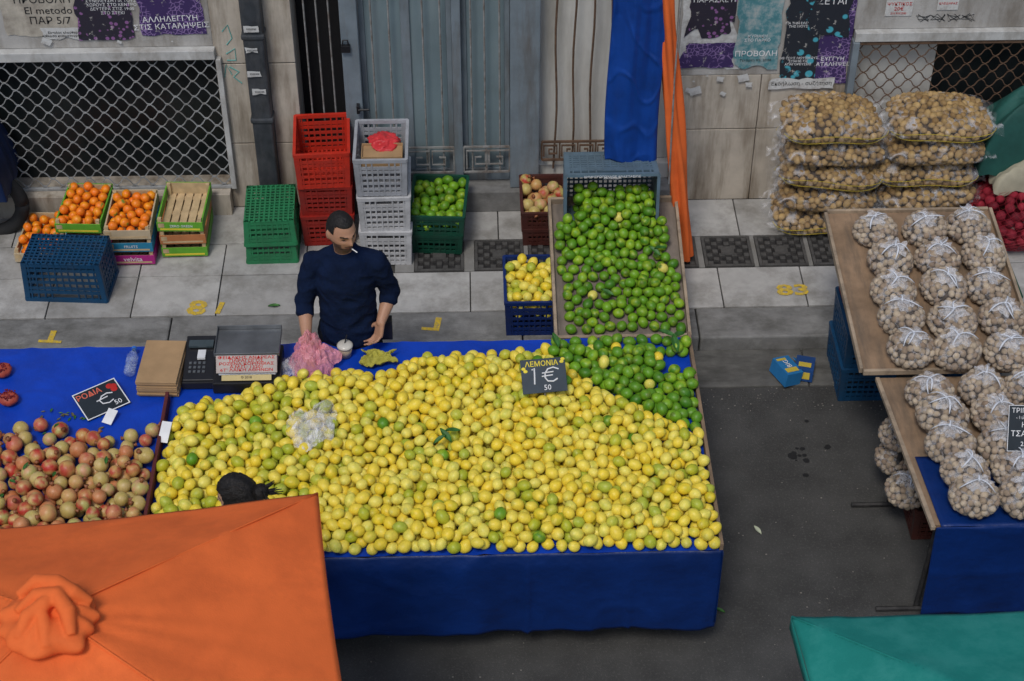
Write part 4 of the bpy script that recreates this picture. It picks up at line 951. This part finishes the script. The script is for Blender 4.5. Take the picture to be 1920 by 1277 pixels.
m=MB(); m.grid(tarp,60,140); m.grid(lambda u,v:(.855+.335*u+.010*math.sin(v*6),9.47+.015*math.sin(u*5),.96+1.5*(1-v)+.015*math.sin(u*7)*v),20,40)
m.build('sheet',M_bluehang,E,smooth=True,solid=.004)
m=MB(); m.tube([(.7,9.44,2.46),(1.6,9.44,2.46)],.018,8); m.tube([(.75,9.44,2.46),(.75,10.1,2.46)],.018,8); m.tube([(1.55,9.44,2.46),(1.55,10.1,2.46)],.018,8); m.build('rail',M_greyiron,E)
# ---------------------------------------------------------------- potatoes: sacks and bags
pt=sph(10,7)
def blobs(points,r,mb,rg,c1,c2,el=1.2):
    for p in points:
        s=rg.uniform(.85,1.12)
        Mx=T(*p)@rrot(rg,False)@Matrix.Diagonal((r*s,r*s*rg.uniform(.9,1),r*s*el*rg.uniform(.9,1.1),1))
        mb.add(pt[0],pt[1],0,mix(c1,c2,rg.random()),Mx)
def dart(fn,dmin,seed,n=9000,scale=.9):
    rg=np.random.RandomState(seed); d=rg.normal(size=(n,3)); d/=np.linalg.norm(d,axis=1)[:,None]; out=np.zeros((0,3))
    for q in d:
        p=np.array(fn(Vector(q)))*scale
        if len(out)==0 or ((out-p)**2).sum(1).min()>dmin*dmin: out=np.vstack([out,p])
    return [Vector(p) for p in out]
def supell(d,a,b,c,e1,e2):
    x,y,z=d.x*a,d.y*b,d.z*c
    t=(abs(x/a)**e1+abs(y/b)**e1)**(e2/e1)+abs(z/c)**e2
    k=t**(-1/e2); return Vector((x*k,y*k,z*k))
PC1=(.21,.125,.048);PC2=(.42,.28,.115)
def sack_parts(seed):
    rg=random.Random(seed)
    def shape(d):
        q=supell(d,.350,.245,.102,4.5,2.1); q.z*=1-.5*abs(q.x/.35)**3; q.z+=.010*math.sin(q.x*9+seed)+.007*math.sin(q.y*11+seed*2); return q
    pts=dart(shape,.037,seed,10000,scale=.91)
    a=MB(); blobs(pts,.0255,a,rg,PC1,PC2,1.15)
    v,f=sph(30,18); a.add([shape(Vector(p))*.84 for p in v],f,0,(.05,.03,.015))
    b=MB(); v,f=sph(90,54); vs=[]
    for p in v:
        p=Vector(p); q=shape(p); vs.append(q*1.035+p*(.010*noise.noise(p*6+Vector((seed,0,0)))+.008*rid(p,2.2,seed)-.008))
    b.add(vs,f)
    for s in (-1,1):
        b.grid(lambda u,v,s=s:(s*(.325+.085*u*(1-.3*noise.noise(Vector((v*4,seed,s))))),(v-.5)*.44*(1-.1*u),.03*math.sin(v*18+seed+s)*u+.02*noise.noise(Vector((u*3,v*8,seed)))-.02*u),6,30)
    c=MB()
    for zz in (-.35,.15):
        pts=[]
        for i in range(41):
            t=(i/40*2-1)*.85; pp=Vector((t,-math.sqrt(max(0,1-t*t)),zz+.05*math.sin(t*5+seed))); pp.normalize(); q=shape(pp)*1.05; pts.append(q)
        c.tube(pts,.0020,4)
    return a.mesh('potatoes',[M_potato],True),b.mesh('potato_sack',[M_film],True),c.mesh('printed_stripe',[M_stripe])
sv=[sack_parts(s) for s in (1,2,3)]
def put_sack(M,i,label):
    E=bpy.data.objects.new('potato_sack',sv[i][1]); COL.objects.link(E); E.matrix_basis=M; thing(E,label,'sack','potato sacks stacked by the wall')
    for nm,me in (('potatoes',sv[i][0]),('printed_stripe',sv[i][2])):
        o=bpy.data.objects.new(nm,me); COL.objects.link(o); o.parent=E
        if nm=='potatoes': o['kind']='stuff'
for c_,(cx,cy) in enumerate(((2.41,9.84),(3.11,9.84))):
    for i in range(5):
        put_sack(T(cx+R.uniform(-.035,.035),cy+R.uniform(-.015,.015),.12+.100+i*.187)@RZ(R.uniform(-5,5)+(180 if i%2 else 0))@RX(R.uniform(-2,3))@RY(R.uniform(-2.5,2.5)),(i+c_)%3,'clear plastic sack of potatoes on the pavement stack' if i else 'clear plastic sack of potatoes at the stack bottom')
def bag_parts(seed):
    rg=random.Random(seed)
    def shape(p):
        z=p.z*.098 if p.z>0 else max(p.z*.085,-.062)
        return Vector((p.x*.140,p.y*.140,z))
    a=MB(); pts=[p+Vector((0,0,.068)) for p in dart(shape,.032,seed,6000,.90)]
    blobs(pts,.0215,a,rg,(.24,.17,.115),(.46,.37,.26),1.12)
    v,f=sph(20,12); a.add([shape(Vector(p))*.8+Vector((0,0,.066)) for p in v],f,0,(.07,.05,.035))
    b=MB(); v,f=sph(52,32); vs=[]
    for p in v:
        p=Vector(p); q=shape(p)+Vector((0,0,.066)); an=math.atan2(p.y,p.x)
        k=max(0,(p.z-.6)/.4)
        fold=1+.05*math.sin(an*13+seed)*max(0,p.z+.1)
        q.x*=fold*1.05*(1-.5*k*k); q.y*=fold*1.05*(1-.5*k*k); q.z=q.z*1.02+.018*k**1.6+.004*noise.noise(p*8)
        vs.append(q)
    b.add(vs,f)
    def nk(u,v):
        a_=u*2*math.pi; r_=.008+.032*v**1.2*(1+.45*math.sin(a_*4+seed)); return (r_*math.cos(a_)+.02*v*math.cos(seed),r_*math.sin(a_)+.02*v*math.sin(seed),.184+.018*v+.010*math.sin(a_*5+seed)*v)
    b.grid(nk,36,4,mat=1)
    def nl(u,v):
        a_=u*2*math.pi; r_=.010+.066*v*(1+.25*math.sin(a_*5+seed)); return (r_*math.cos(a_)*(1+.10*math.sin(a_*11)),r_*math.sin(a_)*(1+.10*math.sin(a_*11)),.189-.020*v**1.3+.004*math.sin(a_*11+2)*v)
    b.grid(nl,44,4,mat=1)
    t=MB(); n=3+seed%2
    for k in range(n):
        a_=seed*1.7+k*2*math.pi/n+rg.uniform(-.6,.6); ln=rg.uniform(.05,.115)
        dx,dy=math.cos(a_),math.sin(a_); cv=rg.uniform(-.03,.03)
        t.tube([(dx*ln*u-dy*cv*u*u*2,dy*ln*u+dx*cv*u*u*2,.195+.014*math.sin(u*2.6)-.045*u*u) for u in (0,.2,.4,.6,.8,1)],[.004,.005,.0055,.006,.005,.003],5,flat=.4)
    t.ell((0,0,.192),(.010,.010,.009),10,8)
    return a.mesh('contents',[M_potato],True),b.mesh('produce_bag',[M_bagfilm,M_neck],True),t.mesh('tie',[M_tie],True)
M_tie=mat('white_tie_film',(.62,.64,.68),.35,20,.1,.3)
bv=[bag_parts(s) for s in range(1,6)]
def put_bag(M,i,label='knotted clear bag of small potatoes on the stall board'):
    E=bpy.data.objects.new('produce_bag',bv[i][1]); COL.objects.link(E); E.matrix_basis=M; thing(E,label,'bag','knotted bags of small potatoes')
    for nm,me in (('contents',bv[i][0]),('tie',bv[i][2])):
        o=bpy.data.objects.new(nm,me); COL.objects.link(o); o.parent=E
        if nm=='contents': o['kind']='stuff'
k=0
US=math.degrees(math.atan2(.10,1.32)); MU=T(0,7.45,.885)@RX(US)
def squash(): return Matrix.Diagonal((R.uniform(.93,1.03),R.uniform(.93,1.03),R.uniform(.88,1.05),1))
for j,yy in enumerate((.05,.30,.56,.82,1.09)):
    for i,xx in enumerate((2.47,2.755,3.04)):
        P_=MU@Vector((xx+R.uniform(-.015,.015)+.02*(j%2),yy+R.uniform(-.02,.02),.0))
        put_bag(T(*P_)@RX(US+R.uniform(-8,4))@RY(R.uniform(-8,8))@RZ(R.uniform(0,360))@squash(),k%5); k+=1
for j,yy in enumerate((7.20,6.98,6.77,6.56,6.36)):
    for i,xx in enumerate((2.54,2.82,3.10,3.38)):
        put_bag(T(xx+R.uniform(-.015,.015)+.012*j,yy+R.uniform(-.02,.02),.84)@RX(R.uniform(-8,4))@RY(R.uniform(-8,8))@RZ(R.uniform(0,360))@squash(),k%5); k+=1
o=MB(); o.box(2.2,3.21,-.03,1.32,-.025,-.004)
ob=o.build('display_board',M_wood,M=MU); thing(ob,'worn brown display board carrying knotted produce bags','display board')
m=MB(); m.box(2.18,2.2,-.03,1.32,-.03,.012); m.box(3.21,3.23,-.03,1.32,-.03,.03); m.box(2.2,3.21,1.32,1.34,-.03,.02); m.box(2.2,3.21,-.05,-.03,-.03,.006); q=m.build('rim',M_rim,bevel=.003); q.parent=ob
S2=empty('market_stall',(3.0,6.85,0)); thing(S2,'market stall with a wooden board and blue cloth','market stall')
skw=lambda y:2.30+(7.42-y)*.07
m=MB(); m.add([(skw(7.42),7.42,.79),(3.9,7.42,.79),(3.9,6.27,.79),(skw(6.27),6.27,.79),(skw(7.42),7.42,.815),(3.9,7.42,.815),(3.9,6.27,.815),(skw(6.27),6.27,.815)],[(0,1,2,3),(7,6,5,4),(0,4,5,1),(1,5,6,2),(2,6,7,3),(3,7,4,0)])
m.build('table_board',M_wood,S2)
m=MB(); m.grid(lambda u,v:(skw(6.26+.5*v)+.03+1.55*u,6.25+.52*v,.822+.005*noise.noise(Vector((u*9,v*4,0)))),60,20)
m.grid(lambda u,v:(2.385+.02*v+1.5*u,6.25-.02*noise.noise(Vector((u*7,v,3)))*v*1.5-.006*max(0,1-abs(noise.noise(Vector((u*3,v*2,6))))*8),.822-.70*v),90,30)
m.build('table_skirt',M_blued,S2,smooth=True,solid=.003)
m=MB(); m.tube([(skw(7.42)-.01,7.42,.81),(skw(6.27)-.01,6.25,.81)],.016,4); m.build('edging',M_rim,S2)
for y in (7.2,6.4):
    for x in (2.45,3.6):
        m=MB(); m.tube([(x,y,.79),(x-.02,y,.0)],.016,6); m.build('leg',M_iron,S2)
    m=MB(); m.tube([(2.2,y-.02,.02),(3.7,y-.02,.02)],.014,6); m.build('foot_rail',M_iron,S2)
for i,(x,y,z) in enumerate(((2.45,7.28,.24),(2.46,7.02,.24),(2.45,7.30,.42))): put_bag(T(x,y,z)@RZ(i*60)@Matrix.Scale(.9,4),i%5,'knotted clear bag of potatoes piled under the board')
E=empty('price_sign',(2.9,6.8,.9)); thing(E,'black handwritten price card among the potato bags','price sign')
SM=T(2.95,6.70,1.09)@RZ(-3)@RX(56)
m=MB(); m.box(-.13,.13,-.125,.125,0,.005,M=SM); m.build('card',M_slate,E)
m=MB(); m.tube([SM@Vector((0,-.12,-.003)),(2.95,6.66,.9)],.005); m.build('stake',M_greyiron,E)
m=MB()
for a in ((-.13,.13,.122,.125),(-.13,.13,-.125,-.122),(-.13,-.127,-.122,.122),(.127,.13,-.122,.122)): m.box(a[0],a[1],a[2],a[3],.006,.0068,M=SM)
m.build('card_border',M_text_w,E)
for s_,sz,dx,dz in (('ΤΡΙΠΟΛΗΣ',.036,-.115,.095),('-ψιλές-',.026,-.09,.058),('Η',.04,-.06,.018),('ΤΣΑΝΤΑ',.042,-.115,-.03),('2,00€',.034,-.06,-.085)):
    text(s_,sz,SM@T(dx,dz,.0065),M_text_w,E,align='LEFT')
def onion_sack(cx,cy,z,rx,ry,rz,seed,label):
    rg=random.Random(seed); a=MB()
    ps=dart(lambda d:Vector((d.x*rx,d.y*ry,d.z*rz)),.052,seed,4000,.92)
    blobs([Vector((cx+p.x,cy+p.y,max(.15,z+rz+p.z))) for p in ps],.035,a,rg,(.13,.006,.014),(.32,.018,.035),.95)
    E=empty('onion_sack',(cx,cy,z)); thing(E,label,'sack','net sacks of red onions')
    o=a.build('onions',M_potato,E,smooth=True); o['kind']='stuff'
    m=MB()
    for k in range(26):
        for sgn in (1,-1):
            pts=[]
            for i in range(25):
                t=-1+2*i/24; t=max(-.98,min(.98,t)); a_=k*2*math.pi/26+sgn*t*1.6; r_=math.sqrt(1-t*t); pts.append((cx+rx*1.12*r_*math.cos(a_),cy+ry*1.12*r_*math.sin(a_),max(.125,z+rz+rz*1.12*t)))
            m.tube(pts,.0011,3)
    m.build('net',mat('red_net',(.32,.015,.03),.5),E)
onion_sack(3.70,9.60,.12,.30,.26,.20,1,'red net sack of red onions on the pavement')
onion_sack(3.50,9.95,.12,.2,.15,.2,2,'red net sack of red onions against the wall')
def drape(cx,cy,w,d,z0,z1,seed):
    def f(u,v):
        a=(u-.5)*2;b=(v-.5)*2; h=max(0,1-max(abs(a),abs(b))**3)
        return (cx+a*w*(1+.06*noise.noise(Vector((u*5,v*5,seed)))),cy+b*d,z0+(z1-z0)*h**.6+.05*noise.noise(Vector((u*4,v*4,seed)))+.03*rid(Vector((u,v,seed)),2.2,seed))
    return f
M_gt=mat('dark_green_tarp',(.014,.08,.065),.7,5,.3,.4,20); M_bt=mat('beige_cloth',(.36,.33,.24),.85,5,.2,.4,20)
m=MB(); m.grid(drape(3.85,9.88,.42,.20,.56,1.10,3),80,60); on('tarpaulin',m,M_gt,'dark green tarpaulin thrown over goods by the wall','tarpaulin',smooth=True)
m=MB(); m.grid(drape(3.82,9.74,.30,.17,.50,.70,7),60,40); on('cloth_sheet',m,M_bt,'pale beige cloth under the green tarpaulin','cloth',smooth=True)
m=MB(); m.box(3.6,4.3,9.87,10.05,.12,.95); on('goods_box',m,M_card,'large cardboard box under the green tarpaulin','box',bevel=.01)
E=empty('motor_scooter',(-3.5,9.85,.12)); thing(E,'parked scooter half covered with a dark blue sheet','scooter')
m=MB(); m.tube([(-3.36+.24*math.cos(a),9.86,.36+.24*math.sin(a)) for a in [i*2*math.pi/28 for i in range(29)]],.05,10); 
wh=m.build('wheel',M_rubber,E,smooth=True)
m=MB(); m.tube([(-3.36,9.80,.36),(-3.36,9.92,.36)],.08,14); m.build('hub',M_greyiron,wh)
m=MB(); m.ell((-3.75,9.86,.62),(.5,.16,.25),20,14); m.ell((-4.2,9.86,.5),(.4,.15,.3),20,14); m.tube([(-3.36,9.86,.36),(-3.5,9.86,1.0),(-3.55,9.86,1.15)],.035,8); m.build('body',M_black,E,smooth=True)
m=MB(); m.tube([(-4.5+.24*math.cos(a),9.86,.36+.24*math.sin(a)) for a in [i*2*math.pi/28 for i in range(29)]],.05,10); m.build('wheel',M_rubber,E,smooth=True)
m=MB(); m.grid(drape(-3.60,9.88,.45,.24,.50,1.22,11),80,60); m.build('cover',mat('navy_sheet',(.004,.015,.055),.5,5,.3,.4,20),E,smooth=True)
m=MB(); m.tube([(-3.2,9.83,.62),(-3.28,9.83,.66)],.02,8); m.ell((-3.2,9.83,.62),(.02,.03,.02),10,8); m.build('indicator_light',mat('amber',(.6,.2,.02),.3),E)
E=empty('discarded_carton',(2.02,8.35,0)); thing(E,'crushed blue and yellow carton lying on the road','carton')
P_c2=mat('printed_blue_card2',(.02,.17,.40),.5); P_yl=mat('printed_yellow',(.6,.45,.06),.5)
C1=T(2.0,8.33,.012)@RZ(25)@RY(10)
m=MB(); m.box(-.10,.02,-.09,.09,0,.10,0,M=C1); m.box(-.09,.0,-.07,-.03,.102,.104,1,M=C1); m.box(-.09,-.02,.05,.07,.102,.104,1,M=C1); m.box(.0205,.022,-.08,.08,.02,.05,1,M=C1); m.box(.02,.09,-.085,.085,.095,.098,0,M=C1@RY(25)); m.build('panel',[P_c2,P_yl],E,bevel=.002)
C2=T(2.085,8.35,.01)@RZ(-15)@RX(-8)
m=MB(); m.box(-.05,.07,-.08,.08,0,.09,0,M=C2); m.box(-.03,.05,-.084,-.081,.02,.07,1,M=C2); m.box(-.03,.05,-.05,.0,.092,.094,1,M=C2); m.build('panel',[mat('printed_navy_card',(.015,.06,.2),.45),P_yl],E,bevel=.002)
text('BIG',.05,C1@T(-.04,.01,.106)@RZ(90),M_text_w,E)
rg=random.Random(3); m=MB()
for i in range(1100):
    x=rg.uniform(-1,4); y=rg.choice([rg.uniform(3.5,8.2),rg.uniform(3.5,8.2),rg.uniform(8.0,8.25)]); s=rg.uniform(.002,.007)
    m.ell((x,y,s*.4),(s,s*.8,s*.6),5,4)
o=m.build('grit',mat('grit',(.17,.16,.14),.9,50,.5)); o['kind']='stuff'; thing(o,'loose grit and crumbs scattered on the asphalt','grit')
m=MB()
for i in range(14):
    a=rg.uniform(0,6.28); q=rg.uniform(0,.07); n=7; rr4=rg.uniform(.008,.03); cx,cy=1.95+q*math.cos(a)*1.3,7.62+q*math.sin(a)
    if i>10: cx+=rg.uniform(-.3,.2); cy+=rg.uniform(-.3,.3)
    vs=[(cx+rr4*rg.uniform(.6,1.1)*math.cos(j*6.283/n),cy+rr4*rg.uniform(.6,1.1)*math.sin(j*6.283/n),.0012+i*.0002) for j in range(n)]
    m.add(vs,[tuple(range(n))])
struct(m.build('oil_stain',mat('oil',(.015,.015,.015),.6)))
# ---------------------------------------------------------------- light, sky, camera
w=bpy.data.worlds.new('World'); scn.world=w; w.use_nodes=True; nt=w.node_tree
sky=nt.nodes.new('ShaderNodeTexSky'); sky.sky_type='NISHITA'; sky.sun_disc=False; sky.sun_elevation=rad(58); sky.sun_rotation=rad(200); sky.air_density=1.0; sky.dust_density=2.0; sky.ozone_density=1.2
nt.links.new(sky.outputs[0],nt.nodes['Background'].inputs[0]); nt.nodes['Background'].inputs[1].default_value=.118
sl_=bpy.data.lights.new('sun','SUN'); sl_.energy=1.5; sl_.energy=1.5; sl_.angle=rad(14); sl_.color=(1,.97,.92); so=bpy.data.objects.new('sun',sl_); COL.objects.link(so)
az=rad(200); el=rad(58); d=Vector((math.sin(az)*math.cos(el),math.cos(az)*math.cos(el),math.sin(el)))
so.rotation_euler=(-d).to_track_quat('-Z','Y').to_euler(); so.location=(0,0,12)
cam=bpy.data.cameras.new('camera'); co=bpy.data.objects.new('camera',cam); COL.objects.link(co); scn.camera=co
co.location=(0,0,7.6); co.rotation_euler=(rad(49),0,rad(-1.5)); cam.lens=3300/1920*36; cam.sensor_width=36; cam.clip_end=500; cam.clip_start=.1
cam.dof.use_dof=True; cam.dof.focus_distance=10.0; cam.dof.aperture_fstop=5.0
scn.view_settings.view_transform='Standard'; scn.view_settings.look='None'; scn.view_settings.exposure=0; scn.view_settings.gamma=1
print('lemons',len(L),'L2',len(L2),'limes',len(reg['lime']),'board',len(LC),'pom',len(reg['pomegranate']))
